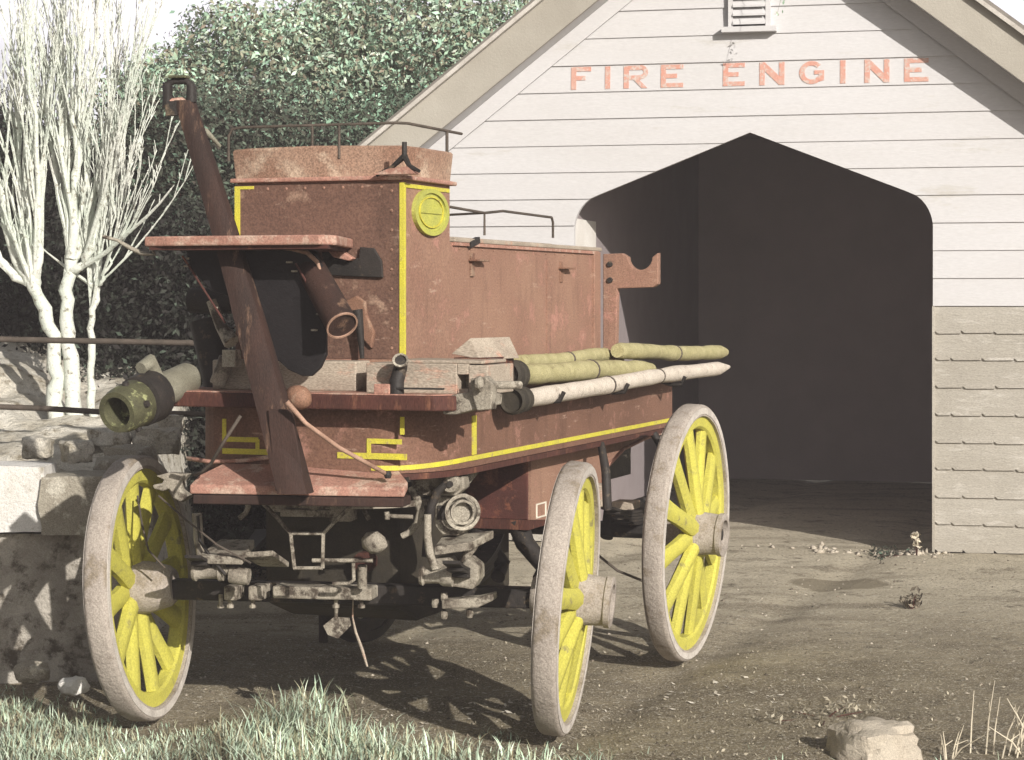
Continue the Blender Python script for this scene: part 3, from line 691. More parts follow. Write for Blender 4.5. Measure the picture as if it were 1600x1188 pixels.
# cast clutter on the front board: block with square hole, pipe stub, clamp
vB = -.46
mb = MB(); a, b = EV(572, 566, vB), EV(762, 612, vB)
xl, xr = a.x, b.x; zt, zb = 1.372, 1.268
h0, h1 = EV(714, 590, vB).x, EV(732, 590, vB).x
mb.b2((xl, vB, zb), (h0, -.2, zt)); mb.b2((h1, vB, zb), (xr, -.2, zt-.004)); mb.b2((h0, vB, 1.335), (h1, -.2, zt)); mb.b2((h0, vB, zb), (h1, -.2, 1.285)); mb.b2((h0, vB+.08, 1.285), (h1, -.2, 1.335))
mb.build('pump_block', M['grey_wood'], eng, bevel=.004)
mb = MB(); mb.b2((xl+.10, -.455, zt), (xr-.02, -.22, zt+.012)); mb.build('block_cap', M['grey_wood'], eng, bevel=.004)
mb = MB(); a = EV(618, 600, -.53); b = EV(626, 574, -.50); mb.tube([(a.x, -.52, 1.266), (a.x, -.52, 1.31), b, b+Vector((.012, -.03, .022))], [.026, .026, .024, .024], 16)
st = mb.build('pipe_stub', M['dark_iron'], eng, auto=50)
mb = MB(); t = Vector((.3, -.75, .55)).normalized(); mb.lathe([(0, .028), (.007, .028), (.007, .020), (0, .020)], b+Vector((.012, -.03, .022)), t, 20, closed=True); mb.build('pipe_rim', M['iron'], st, auto=50)
mb = MB(); p = EV(597, 604, -.54); mb.box((p.x, -.53, 1.285), (.06, .03, .035)); mb.build('hinge_plate', M['pink'], eng, bevel=.004)
mb = MB(); mb.box((p.x+.14, -.535, 1.288), (.17, .02, .006)); mb.build('flat_bar', M['dark_iron'], eng)
mb = MB(); c_ = EV(468, 622, -.60); mb.lathe([(-.05, .01), (-.045, .028), (-.02, .040), (.0, .043), (.02, .038), (.04, .02), (.045, .005)], c_, (1, -.3, -.4), 18); mb.build('knob', M['red'], eng, smooth=True)
# right-hand clamp (vice-like casting) at the corner
mb = MB(); vC = -.50
mb.prism([EV(x, y, vC) for x, y in ((686, 620), (740, 612), (770, 616), (768, 634), (742, 640), (712, 648), (692, 648))], (0, .10, 0))
mb.prism([EV(x, y, vC-.02) for x, y in ((734, 592), (758, 588), (770, 600), (768, 640), (745, 642), (738, 620))], (0, .05, 0))
mb.tube([EV(745, 602, vC-.02), EV(815, 602, vC+.10)], .014, 10); mb.lathe([(0, .02), (.02, .03), (.03, .012)], EV(742, 600, vC-.04), (1, .2, 0), 12)
mb.build('clamp', M['iron'], eng, bevel=.005)

# brackets that carry the outer hoses
for vv in (.55, 1.4, 2.3):
    mb = MB(); mb.tube([(.50, vv, 1.222), (.585, vv, 1.196), (.635, vv, 1.20), (.652, vv, 1.235)], .009, 6); mb.build('hose_bracket', M['dark_iron'], eng, auto=60)
# rear crutch plank
v = 2.04; P = lambda x, y: tuple(EV(x, y, v))
ar = [P(1000+19*math.cos(math.pi*(1-i/12)), 402+20*math.sin(math.pi*i/12)) for i in range(13)]
pts = [P(942, 556), P(942, 397), P(972, 396)]+ar+[P(1028, 395), P(1028, 444), P(1020, 449), P(964, 451), P(962, 556)]
mb = MB(); mb.prism(pts, (0, .045, 0)); cr_ = mb.build('hose_crutch', M['red_side'], eng, bevel=.004)
for y in (413, 438):
    mb = MB(); mb.lathe([(-.008, .012), (.0, .014)], EV(953, y, v-.001), (0, 1, 0), 10); mb.build('bolt', M['dark_iron'], cr_)
mb = MB(); mb.b2((.30, 2.0, 1.236), (.42, 2.10, 1.36)); mb.build('crutch_foot', M['red'], eng)

# lower hull with wheel arch cut (side profile), set inwards
hu = .40
def hull_profile():
    pr = [EU(828, 816, hu), EU(860, 812, hu), EU(900, 806, hu), EU(934, 796, hu), EU(937, 762, hu), EU(950, 728, hu), EU(974, 702, hu), EU(1010, 684, hu), EU(1060, 668, hu)]
    pr = [(p.y, p.z) for p in pr]; z0 = .69
    out = [(.88, .96), (.88, .70)]+[(y, z) for y, z in pr[1:]]+[(2.5, .96)]
    return out
hpz = hull_profile()
mb = MB(); mb.prism([(-hu, y, z) for y, z in hpz], (2*hu, 0, 0)); mb.build('hull', M['red_side'], eng)
mb = MB(); mb.b2((-hu+.01, .868, .70), (hu-.01, .879, .955)); mb.build('hull_front', M['rust'], eng, bevel=.004)
mb = MB(); mb.b2((-hu+.05, .86, .66), (hu-.004, EU(934, 796, hu).y, .70)); mb.build('hull_keel', M['maroon'], eng)
mb = MB(); mb.b2((-.33, 1.0, .76), (.33, 2.5, .95)); mb.build('arch_shade_box', M['brown_and_shade'], eng)  # added dark box that paints shade inside the wheel arch
mb = MB()
arc = [EU(x, y, hu+.006) for x, y in ((935, 796), (938, 762), (951, 728), (975, 702), (1010, 685), (1060, 669))]
mb.tube(arc, .007, 8); mb.build('arch_rim', M['pink'], eng, smooth=True)
mb = MB(); p = EU(845, 797, hu); 
for (y0, z0, y1, z1) in ((-.06, -.03, .06, -.024), (-.06, .024, .06, .03), (-.06, -.024, -.052, .024), (.052, -.024, .06, .024)):
    mb.b2((hu-.002, p.y+y0, p.z+z0), (hu+.004, p.y+y1, p.z+z1))
mb.build('white_frame', M['chips'], eng)

# rear running gear
mb = MB(); mb.tube([(-.70, 1.864, .565), (.70, 1.864, .565)], .036, 10); mb.build('rear_axle', M['dark_iron'], eng)
for sx_ in (-1, 1):
    mb = MB(); x = sx_*.56
    for k in range(5):
        L_ = .46-.07*k; n = 10
        pts = [(x, 1.864-L_+2*L_*i/n, .62+.05*((i-n/2)/(n/2))**2*(L_/.46)**2+.0-.013*k+.03) for i in range(n+1)]
        for a, b in zip(pts, pts[1:]):
            mb.add([(x-.03, a[1], a[2]), (x+.03, a[1], a[2]), (x+.03, b[1], b[2]), (x-.03, b[1], b[2]), (x-.03, a[1], a[2]+.011), (x+.03, a[1], a[2]+.011), (x+.03, b[1], b[2]+.011), (x-.03, b[1], b[2]+.011)],
                   [(3, 2, 1, 0), (4, 5, 6, 7), (0, 1, 5, 4), (2, 3, 7, 6), (1, 2, 6, 5), (3, 0, 4, 7)])
    mb.build('rear_spring', M['dark_iron'], eng)
    mb = MB(); mb.tube([(x, 1.40, .70), (x, 1.38, .86), (x-.06*sx_, 1.50, .97)], [.02, .02, .016], 8); mb.build('spring_hanger', M['dark_iron'], eng, auto=60); mb = MB(); mb.tube([(x, 2.30, .70), (x, 2.32, .86), (x-.06*sx_, 2.3, .97)], .018, 8)
    mb.build('spring_hanger', M['dark_iron'], eng, auto=60)
mb = MB(); mb.box((.50, 1.864, .66), (.10, .12, .07)); mb.build('axle_block', M['grey_wood'], eng, bevel=.006); mb = MB(); mb.box((.47, 1.60, .74), (.05, .12, .10)); mb.build('axle_block', M['grey_wood'], eng, bevel=.006)
mb = MB(); mb.tube([EU(955, 800, .42), EU(948, 840, .42)], [.035, .028], 12); mb.tube([EU(955, 800, .42), EU(985, 790, .42), EU(1010, 782, .42)], .022, 8); mb.build('drain_pipe', M['dark_iron'], eng, auto=50)
mb = MB(); mb.tube([EV(935, 868, 1.7), EV(965, 892, 1.75), EV(1005, 908, 1.8)], .006, 6); mb.build('brake_cord', M['rail'], eng)
mb = MB(); mb.tube([(0, .1, .60), (0, 1.86, .60)], .04, 8); mb.build('perch_beam', M['maroon'], eng)
mb = MB()
for x in (.15, .33): mb.tube([(x, .9, .70), (x+.03, .92, .60), (x+.09, .98, .50), (x+.1, .9, .46)], [.045, .04, .035, .03], 10)
mb.build('suction_bend', M['dark_iron'], eng, auto=50)

# ---- fore-carriage (built in its own turned frame)
def fc(o): o.rotation_euler[2] = FC; return o
FCm = Matrix.Rotation(-FC, 3, 'Z')
def G(px, py, v):                                             # point on a plane across the turned fore-carriage
    af = AE+FC; U = Vector((math.cos(af), math.sin(af))); Vv = Vector((-math.sin(af), math.cos(af)))
    k = (px-800)/F_PX; u = (k*(F0.y+v*Vv.y)-F0.x-v*Vv.x)/(U.x-k*U.y); Y = F0.y+u*U.y+v*Vv.y
    return Vector((u, v, EYE-(py-HOR)/F_PX*Y))
# sloping splinter board
vf = -.62
a, b = G(296, 758, vf), G(632, 760, vf)
mb = MB()
pl = [(a.x+.0, vf, a.z), (b.x+.0, vf, a.z), (b.x-.0, vf+.05, a.z+.02), (b.x-.08, vf+.20, a.z+.062), (a.x+.06, vf+.20, a.z+.062), (a.x+.01, vf+.08, a.z+.03)]
mb.prism(pl, (0, 0, -.032)); fc(mb.build('splinter_board', M['pink'], eng, bevel=.006))
mb = MB(); mb.b2((a.x+.012, vf-.002, a.z-.066), (b.x-.004, vf+.12, a.z-.0335)); fc(mb.build('splinter_beam', M['pole'], eng, bevel=.005))
# rope-ish red lip along body bottom
mb = MB(); mb.tube([EV(x, y, -.47) for x, y in ((292, 716), (330, 722), (380, 720), (425, 714))], .008, 6); mb.build('red_lip', M['pink'], eng, smooth=True)
# draught pole standing up
b0, b1, t1 = G(462, 770, -.70), G(430, 640, -.72), G(289, 158, -.55)
def pole_mesh(p0, p1, w0, d0, w1, d1, n=24):
    m_ = MB(); vs_ = []
    for i in range(n+1):
        q = i/n; c_ = p0.lerp(p1, q)+Vector((.012*math.sin(q*3.1), 0, 0)); w_ = w0+(w1-w0)*q**1.5; d_ = d0+(d1-d0)*q; ns = .004*float(fbm(q*9, 3.3, 1, 3))
        for k in range(12):
            a_ = 2*math.pi*(k+.5)/12; ca, sa = math.cos(a_), math.sin(a_)
            f_ = 1/max(abs(ca), abs(sa)); f_ = 1+(f_-1)*(.55 if q < .5 else .4)
            vs_.append(c_+Vector((ca*f_*w_/2, sa*f_*d_/2, ns)))
    fs = [tuple(range(11, -1, -1)), tuple(n*12+k for k in range(12))]
    for i in range(n):
        for k in range(12): fs.append((i*12+k, i*12+(k+1) % 12, i*12+12+(k+1) % 12, i*12+12+k))
    return m_.add(vs_, fs)
pl_ = fc(pole_mesh(b0, t1, .118, .11, .074, .066).build('draught_pole', M['pole'], eng, auto=50))
mb = MB(); q = lambda x, y, v=-.56: G(x, y, v)
mb.tube([q(258, 160), q(284, 158), q(292, 165), q(302, 196)], [.012, .014, .018, .024], 8)
mb.build('pole_tip_iron', M['pink'], pl_, auto=50)
mb = MB(); mb.tube([q(262, 168), q(262, 132), q(272, 127), q(292, 127), q(299, 134), q(299, 160)], [.018, .018, .012, .012, .016, .02], 8); mb.box(q(272, 170), (.05, .04, .05)); mb.build('pole_loop', M['dark_iron'], pl_, auto=50)
mb = MB(); p = q(280, 127); mb.box(p+Vector((0, 0, .014)), (.065, .05, .010)); mb.build('loop_cap', M['brass'], pl_, bevel=.003)
mb = MB(); mb.tube([q(304, 198, -.52), q(322, 206, -.5), q(334, 218, -.48), q(344, 229, -.46)], [.010, .012, .008, .006], 8); mb.build('pole_strap', M['tube_grey'], pl_, auto=60)
mb = MB(); mb.prism([G(418, 640, -.735), G(455, 640, -.735), G(474, 745, -.735), G(474, 768, -.735), G(430, 768, -.735)], (0, .02, 0)); mb.build('pole_shoe', M['pole'], pl_, bevel=.004)
mb = MB(); mb.tube([G(448, 628, -.78), G(478, 662, -.76), G(530, 700, -.70), G(606, 742, -.60)], [.010, .008, .008, .008], 8); fc(mb.build('stay_rod', M['rod'], eng, smooth=True))
mb = MB(); mb.tube([G(376, 650, -.70), G(350, 690, -.69), G(330, 724, -.66), G(316, 738, -.62), G(302, 742, -.60)], .006, 8); fc(mb.build('stay_rod', M['rail'], eng, smooth=True))
mb = MB(); mb.lathe([(-.012, .010), (0, .014), (.012, .010)], G(606, 742, -.60), (0, 0, 1), 10); fc(mb.build('eye_bolt', M['dark_iron'], eng))
# turntable plates and ring
mb = MB(); mb.lathe([(0, .36), (.022, .36), (.022, .30), (0, .30)], (0, 0, .845), (0, 0, 1), 48, closed=True); mb.lathe([(0, .34), (.02, .34), (.02, .29), (0, .29)], (0, 0, .875), (0, 0, 1), 48, closed=True)
mb.build('turntable', M['iron'], eng, auto=40)
mb = MB(); mb.b2((-.42, -.06, .90), (.42, .06, .962)); mb.b2((-.05, -.42, .895), (.05, .4, .94)); mb.build('turntable_bolster', M['dark_iron'], eng)
# axle beam, coloured dark to stand in for the shade on it
mb = MB(); mb.b2((-.70, -.035, .46), (.70, .035, .535)); fc(mb.build('front_axle', M['dark_iron'], eng, bevel=.008))
mb = MB(); z0 = G(400, 928, -.10).z
for x0, x1 in ((352, 372), (390, 412), (428, 582)):
    a, b = G(x0, 915, -.12), G(x1, 938, -.12); mb.b2((a.x, -.14, b.z), (b.x, -.03, a.z))
fc(mb.build('axle_bed', M['iron'], eng, bevel=.006))
for px in (345, 360, 395, 525, 565):
    p = G(px, 950, -.10); mb = MB(); mb.tube([p, p+Vector((0, 0, .05))], .008, 8); mb.lathe([(0, .013), (.012, .013)], p, (0, 0, 1), 6); fc(mb.build('bolt', M['iron'], eng))
# stirrup frame
mb = MB(); vS = -.40; r_ = .0075
mb.tube([G(x, y, vS) for x, y in ((410, 786), (432, 808), (454, 834), (460, 888))], r_, 6)
mb.tube([G(x, y, vS) for x, y in ((552, 786), (528, 810), (505, 834), (504, 888))], r_, 6)
mb.tube([G(x, y, vS) for x, y in ((454, 834), (505, 834))], r_*.9, 6); mb.tube([G(x, y, vS) for x, y in ((459, 888), (504, 888))], r_*.9, 6)
fc(mb.build('step_stirrup', M['iron'], eng, auto=60))
mb = MB(); a, b = G(440, 795, -.3), G(520, 808, -.3); mb.b2((a.x, -.32, b.z), (b.x, -.22, a.z)); a, b = G(422, 775, -.3), G(447, 800, -.3); mb.b2((a.x, -.31, b.z), (b.x, -.22, a.z)); a, b = G(516, 778, -.3), G(550, 815, -.3); mb.b2((a.x, -.315, b.z), (b.x, -.22, a.z)); mb.box(G(491, 792, -.33), (.03, .03, .02))
fc(mb.build('futchell_casting', M['iron'], eng, bevel=.004))
mb = MB(); mb.tube([G(488, 876, -.25), G(582, 876, -.25)], .008, 8); mb.tube([G(552, 880, -.25), G(553, 906, -.24), G(545, 912, -.24), G(520, 912, -.24)], .007, 8); mb.tube([G(566, 884, -.2), G(566, 918, -.18)], .018, 8)
fc(mb.build('brake_rod', M['iron'], eng, auto=60))
mb = MB(); a, b = G(395, 852, -.2), G(452, 878, -.2); mb.prism([(a.x, -.34, a.z-.01), (b.x-.02, -.34, a.z), (b.x, -.2, b.z), (a.x+.03, -.2, b.z)], (0, 0, -.02)); fc(mb.build('foot_plate', M['iron'], eng, bevel=.004))
mb = MB(); mb.lathe([(-.05, .004), (-.035, .030), (0, .042), (.03, .03), (.05, .006)], G(585, 848, -.3), (1, -.2, -.2), 14); fc(mb.build('brass_oil_cup', M['iron'], eng, smooth=True))
# broken pale plate hanging under the axle
mb = MB(); mb.prism([G(x, y, -.05) for x, y in ((505, 978), (522, 964), (545, 966), (548, 978), (528, 998), (512, 992))], (0, .01, 0)); mb.tube([G(525, 968, -.045), G(526, 945, -.05), G(528, 925, -.05)], .007, 6); fc(mb.build('hanging_plate', M['iron'], eng))
mb = MB(); mb.tube([G(552, 930, -.05), G(551, 965, -.05), G(556, 988, -.05), G(566, 1015, -.06), G(574, 1042, -.07)], [.003, .003, .005, .006, .004], 6); fc(mb.build('loose_strap', M['grey_wood'], eng))
# front springs: scroll iron, leaf pack, bosses each side
def scroll(pts, r, name='scroll_iron', m='iron', vv=-.30, n=8, flat=None):
    mb = MB(); mb.tube([G(x, y, vv) for x, y in pts], r, n, flat=flat); return fc(mb.build(name, M[m], eng, auto=60))
scroll([(308, 802), (310, 840), (314, 868), (326, 886), (345, 893), (372, 892)], [.018, .018, .017, .016, .016, .012])
scroll([(309, 806), (312, 845), (330, 872), (352, 898)], .006, 'rod', 'dark_iron', -.34)
mb = MB(); a, b = G(322, 858, -.26), G(392, 878, -.26); mb.prism([(a.x, -.36, b.z), (b.x, -.36, b.z), (b.x-.01, -.18, a.z), (a.x+.03, -.18, a.z)], (0, 0, .03)); fc(mb.build('spring_plate', M['iron'], eng, bevel=.005))
mb = MB(); p, q2 = G(302, 894, -.30), G(352, 894, -.30); mb.lathe([(0, .030), (.012, .034), (.02, .026), (.09, .024), (.10, .034), (.115, .032)], p, q2-p, 16); fc(mb.build('spring_boss', M['iron'], eng, auto=50))
mb = MB(); mb.lathe([(0, .030), (.03, .034), (.07, .030)], G(360, 898, -.30), (1, 0, -.1), 16); fc(mb.build('spring_boss', M['iron'], eng, auto=50))
# left fork casting near wheel top
mb = MB(); mb.prism([G(x, y, -.25) for x, y in ((243, 744), (262, 739), (294, 741), (285, 752), (282, 766), (296, 776), (284, 786), (270, 778), (264, 764), (254, 768), (240, 764), (238, 758), (252, 756), (256, 750))], (0, .05, 0)); fc(mb.build('fork_casting', M['iron'], eng, bevel=.005))
# arched strips under the board
scroll([(384, 780), (388, 792), (384, 802), (374, 810)], .010, 'turn_arc', vv=-.2); scroll([(570, 786), (570, 800), (577, 812)], .009, 'turn_arc', vv=-.2)
scroll([(602, 806), (645, 808)], .008, 'bar', vv=-.26); scroll([(604, 800), (605, 812)], .010, 'bar_end', vv=-.28)
scroll([(640, 762), (652, 780), (657, 798), (652, 818), (640, 832), (628, 838)], [.014, .015, .015, .014, .013, .012], 'turn_arc', vv=-.2)
# right-hand pump/spring casting group
mb = MB(); mb.prism([G(x, y, -.20) for x, y in ((640, 744), (700, 746), (724, 745), (726, 764), (712, 775), (660, 774), (644, 764))], (0, .10, 0)); fc(mb.build('bracket_casting', M['iron'], eng, bevel=.006))
mb = MB(); mb.lathe([(0, .028), (.01, .034), (.05, .034)], G(703, 757, -.26), (0, 1, 0), 18); fc(mb.build('bracket_boss', M['iron'], eng, auto=50))
mb = MB(); mb.lathe([(-.002, .012), (.01, .012)], G(703, 757, -.265), (0, 1, 0), 10); fc(mb.build('boss_hole', M['dark_iron'], eng))
mb = MB(); mb.prism([G(x, y, -.17) for x, y in ((678, 776), (722, 774), (736, 790), (741, 812), (734, 828), (714, 838), (690, 836), (680, 822))], (0, .09, 0)); cs = fc(mb.build('gear_casting', M['iron'], eng, bevel=.008))
mb = MB(); mb.lathe([(0, .066), (.012, .066), (.012, .054), (0, .054)], G(722, 800, -.19), (.45, -1, 0), 28, closed=True); mb.lathe([(0, .045), (.014, .045), (.014, .036), (0, .036)], G(722, 800, -.19), (.45, -1, 0), 28, closed=True); mb.build('gear_ring', M['iron'], cs, auto=50)
mb = MB(); mb.b2(G(684, 790, -.175), G(698, 812, -.165)); mb.build('casting_slot', M['dark_iron'], cs)
scroll([(696, 756), (684, 768), (674, 790), (668, 830), (664, 870)], [.014, .017, .017, .015, .013], 'spring_arm', 'dark_iron', -.26)
scroll([(668, 804), (668, 840), (672, 866), (680, 890)], [.014, .015, .015, .014], 'scroll_iron', 'iron', -.30)
mb = MB(); a, b = G(682, 838, -.22), G(752, 850, -.22); mb.prism([(a.x, -.26, a.z-.035), (b.x-.03, -.26, a.z-.015), (b.x+.02, -.08, a.z+.01), (a.x, -.12, a.z-.01)], (0, 0, -.03)); fc(mb.build('spring_plate', M['iron'], eng, bevel=.004))
scroll([(745, 842), (738, 856), (728, 870), (722, 888)], [.018, .018, .016, .014], 'link', 'iron', -.18)
mb = MB(); p = G(656, 900, -.28); mb.lathe([(0, .030), (.012, .036), (.02, .026), (.07, .026), (.085, .036), (.12, .038)], p, (1, .02, 0), 16); fc(mb.build('spring_boss', M['iron'], eng, auto=50))
mb = MB(); mb.prism([G(x, y, -.24) for x, y in ((676, 874), (700, 872), (712, 892), (730, 872), (748, 886), (748, 906), (738, 922), (700, 916), (680, 900))], (0, .12, 0)); fc(mb.build('axle_clip', M['iron'], eng, bevel=.008))
mb = MB(); mb.prism([G(x, y, -.2) for x, y in ((690, 938), (745, 934), (770, 928), (772, 938), (746, 950), (690, 952))], (0, .08, 0)); fc(mb.build('spring_clip', M['iron'], eng, bevel=.005))
for px, py in ((694, 962), (734, 960), (680, 944), (694, 934)):
    p = G(px, py, -.16); mb = MB(); mb.lathe([(-.012, .011), (.0, .014), (.018, .012)], p, (0, 0, 1), 8); fc(mb.build('bolt', M['iron'], eng))
# front leaf springs
for sx_ in (-1, 1):
    mb = MB(); x = sx_*.47
    for k in range(5):
        L_ = .44-.07*k; n = 10
        pts = [(-L_+2*L_*i/n, .60+.07*((i-n/2)/(n/2))**2*(L_/.44)**2-.013*k) for i in range(n+1)]
        for a, b in zip(pts, pts[1:]):
            mb.add([(x-.03, a[0], a[1]), (x+.03, a[0], a[1]), (x+.03, b[0], b[1]), (x-.03, b[0], b[1]), (x-.03, a[0], a[1]+.011), (x+.03, a[0], a[1]+.011), (x+.03, b[0], b[1]+.011), (x-.03, b[0], b[1]+.011)],
                   [(3, 2, 1, 0), (4, 5, 6, 7), (0, 1, 5, 4), (2, 3, 7, 6), (1, 2, 6, 5), (3, 0, 4, 7)])
    fc(mb.build('front_spring', M['dark_iron'], eng))
mb = MB(); mb.prism([(-.44, .16, .84), (-.44, .16, .42), (-.40, .30, .36), (-.40, 1.3, .36), (-.44, 1.4, .84)], (.56, 0, 0)); mb.build('shade_block', M['brown_and_shade'], eng, bevel=.02)  # added dark block to deepen the shadow under the body
# sweeping iron brace from turntable to body corner
mb = MB(); mb.tube([EU(788, 704, .49), EU(764, 715, .47), EU(744, 730, .44), EU(728, 748, .40), EU(706, 760, .36)], [.010, .020, .028, .032, .034], 10, flat=.5); mb.build('body_brace', M['iron'], eng, auto=60)
mb = MB(); mb.b2((.05, -.42, .955), (.40, -.2, .972)); mb.build('under_strap', M['dark_iron'], eng)
# tiller cords hanging by left wheel
mb = MB(); mb.tube([G(248, 775, -.35), G(290, 812, -.4), G(340, 852, -.4), G(392, 880, -.35)], .004, 6); fc(mb.build('cord', M['rail'], eng))
mb = MB(); mb.tube([G(215, 775, -.1), G(222, 820, -.15), G(232, 860, -.2), G(258, 888, -.2)], .004, 6); fc(mb.build('cord', M['rail'], eng))

# ------------------------------------------------------------------ things carried on the engine
def to_world(p):
    p = Vector(p); return Vector((F0.x+p.x*eu_.x+p.y*ev_.x, F0.y+p.x*eu_.y+p.y*ev_.y, p.z))
def hose(a, b, r, m, label, seed, coupling=True, tip=.5, group='canvas hose lengths lying on the deck', strap=False):
    a, b = Vector(a), Vector(b); L_ = (b-a).length; mid = to_world(a)
    root = empty('hose_length', (mid.x, mid.y, mid.z-r), AE); org = Vector((a.x, a.y, a.z-r))
    tag(root, label, 'hose', group)
    n = 44; rr = random.Random(seed); ph = rr.uniform(0, 9); pts = []; rs = []
    for i in range(n+1):
        q = i/n; p = a.lerp(b, q)-org; p.x += .006*math.sin(q*9+ph)+.012*float(fbm(q*7, seed, 1, 2)); p.z += .005*math.sin(q*7+ph)*(1 if q > .3 else .3)
        k = 1+.30*float(fbm(q*15, seed*3.1, 1, 3))
        if q > .93: k *= 1-(1-tip)*(q-.93)/.07
        if q < .02: k *= .85
        pts.append(p); rs.append(r*k)
    mb = MB(); mb.tube(pts, rs, 14); hb = mb.build('hose_body', M[m], root, auto=70)
    if coupling:
        t = (b-a).normalized(); mb = MB(); mb.lathe([(-.085, r*1.05), (-.10, r*1.25), (-.09, r*1.5), (-.05, r*1.5), (-.045, r*1.2), (-.02, r*1.2), (-.015, r*1.4), (.02, r*1.4), (.03, r*1.05)], pts[0], t, 20)
        mb.build('coupling', M['brown_and_shade'], root, auto=40)
    for q in ((.36, .6) if strap else (.5,)):
        i = int(q*n); mb = MB(); t = (b-a).normalized(); mb.lathe([(-.006, rs[i]*1.07), (.006, rs[i]*1.09), (.008, rs[i]*.95), (-.008, rs[i]*.95)], pts[i], t, 16, closed=True); mb.build('tie_band', M['rail'], root, auto=50)
    return root
a, b = EU(815, 624, .60), EU(1137, 572, .60)
hose(a, b, .035, 'hose_pale', 'long whitish hose nearest the deck edge, running out past the rear wheel', 11, tip=.25, strap=True)
a, b = EU(806, 586, .50), EU(1015, 576, .50); hose(a, b, .042, 'hose', 'thick straw coloured hose inside the whitish one, with a brown coupling', 12, tip=.7)
a, b = EU(808, 568, .40), EU(955, 555, .40); hose(a, b, .032, 'hose', 'straw coloured hose against the red hose box side', 13, coupling=False)
a, b = EU(962, 549, .46), EU(1133, 552, .46); hose(a, b, .036, 'hose', 'short straw coloured hose starting behind the red crutch post', 14, coupling=False, tip=.6)
# ridge shaped grey cover
root_p = to_world((.44, -.08, 1.30)); rc = MB()
P = lambda x, y, v: Vector(EV(x, y, v))
A_, B_, C_ = P(705, 553, -.22), P(735, 528, -.20), P(750, 562, -.24)
D_, E_ = P(796, 526, .02), P(812, 560, -.02)
o_ = to_world(Vector((A_.x, A_.y, 1.26))); loc = Vector((A_.x, A_.y, 1.26))
pts = [A_, B_, C_, D_, E_]; lo = [Vector((p.x, p.y, 1.30)) for p in pts]
rc.add([p-loc for p in [A_, B_, C_, D_, E_, Vector((A_.x+.02, -.10+.1, A_.z)), Vector((D_.x-.05, .12, E_.z))]],
       [(0, 2, 1), (1, 2, 4, 3), (0, 1, 3, 6, 5), (3, 4, 6), (0, 5, 6, 4, 2)])
o = rc.build('ridge_cover', M['grey_wood'], None, bevel=.003); o.location = o_; o.rotation_euler[2] = AE
tag(o, 'grey folded cover with a ridge lying beside the red box', 'cover')
mb = MB(); mb.b2((A_.x+.03, -.27, 1.2645), (E_.x-.03, .0, A_.z-.012)); mb.build('cover_block', M['maroon'], eng)

# big hose nozzle lying on the left of the front board
nz = to_world((-.50, -.50, 1.27)); nr = empty('suction_nozzle', nz, 0)
tag(nr, 'grey suction nozzle with a green brass mouth at the engine front left corner', 'nozzle')
T0 = W(296, 590, 7.85)-nz; T1 = W(182, 645, 7.45)-nz; ax = (T1-T0).normalized(); LL = (T1-T0).length
mb = MB(); mb.lathe([(0, .052), (.015, .058), (LL*.55, .062), (LL*.60, .060)], T0, ax, 24); mb.build('nozzle_tube', M['tube_grey'], nr, auto=50)
mb = MB(); mb.lathe([(LL*.50, .088), (LL*.54, .094), (LL*.70, .090), (LL*.72, .06)], T0, ax, 24); mb.build('nozzle_collar', M['dark_iron'], nr, auto=50)
mb = MB(); mb.lathe([(LL*.70, .070), (LL*.74, .084), (LL*.93, .080), (LL*.97, .074), (LL, .072), (LL, .054), (LL*.92, .050), (LL*.80, .045), (LL*.78, .0)], T0, ax, 28); mt = mb.build('nozzle_mouth', M['brass'], nr, auto=50)
s1 = ax.cross(Vector((0, 0, 1))).normalized(); s2 = s1.cross(ax)
for aa in (20, 95, 170, 245, 320):
    dd = s1*math.cos(R(aa))+s2*math.sin(R(aa)); mb = MB(); mb.lathe([(-.004, .014), (.012, .011)], T0+ax*LL*.86+dd*.080, dd, 10); mb.build('lug', M['dark_iron'], mt)
mb = MB(); mb.tube([T0+ax*LL*.45+s2*.06, T0+ax*LL*.50+s2*.12, T0+ax*LL*.62+s2*.11], [.03, .028, .022], 10); mb.build('nozzle_cap', M['tube_grey'], nr, auto=60)

# ------------------------------------------------------------------ foliage
def leaf_cloud(n, centers, radii, size, rs, up=.0, shell=.55):
    """n leaf quads spread through ellipsoid clumps; returns verts, quads"""
    k = len(centers); idx = rs.integers(0, k, n); c = centers[idx]; r = radii[idx]
    d = rs.normal(size=(n, 3)); d /= np.linalg.norm(d, axis=1)[:, None]
    rad = shell+(1-shell)*rs.random(n)**.6; rad *= 1+.12*rs.normal(size=n)
    p = c+d*rad[:, None]*r
    nrm = d*.7+rs.normal(size=(n, 3))*.7+np.array([0, 0, up]); nrm /= np.linalg.norm(nrm, axis=1)[:, None]
    a = rs.normal(size=(n, 3)); t = np.cross(nrm, a); t /= np.linalg.norm(t, axis=1)[:, None]; b = np.cross(nrm, t)
    s = size*(.6+.8*rs.random(n))[:, None]
    V = np.stack([p-t*s, p+b*s*.42+nrm*s*.12, p+t*s, p-b*s*.42+nrm*s*.12], 1).reshape(-1, 3)
    return V, np.arange(4*n).reshape(n, 4)
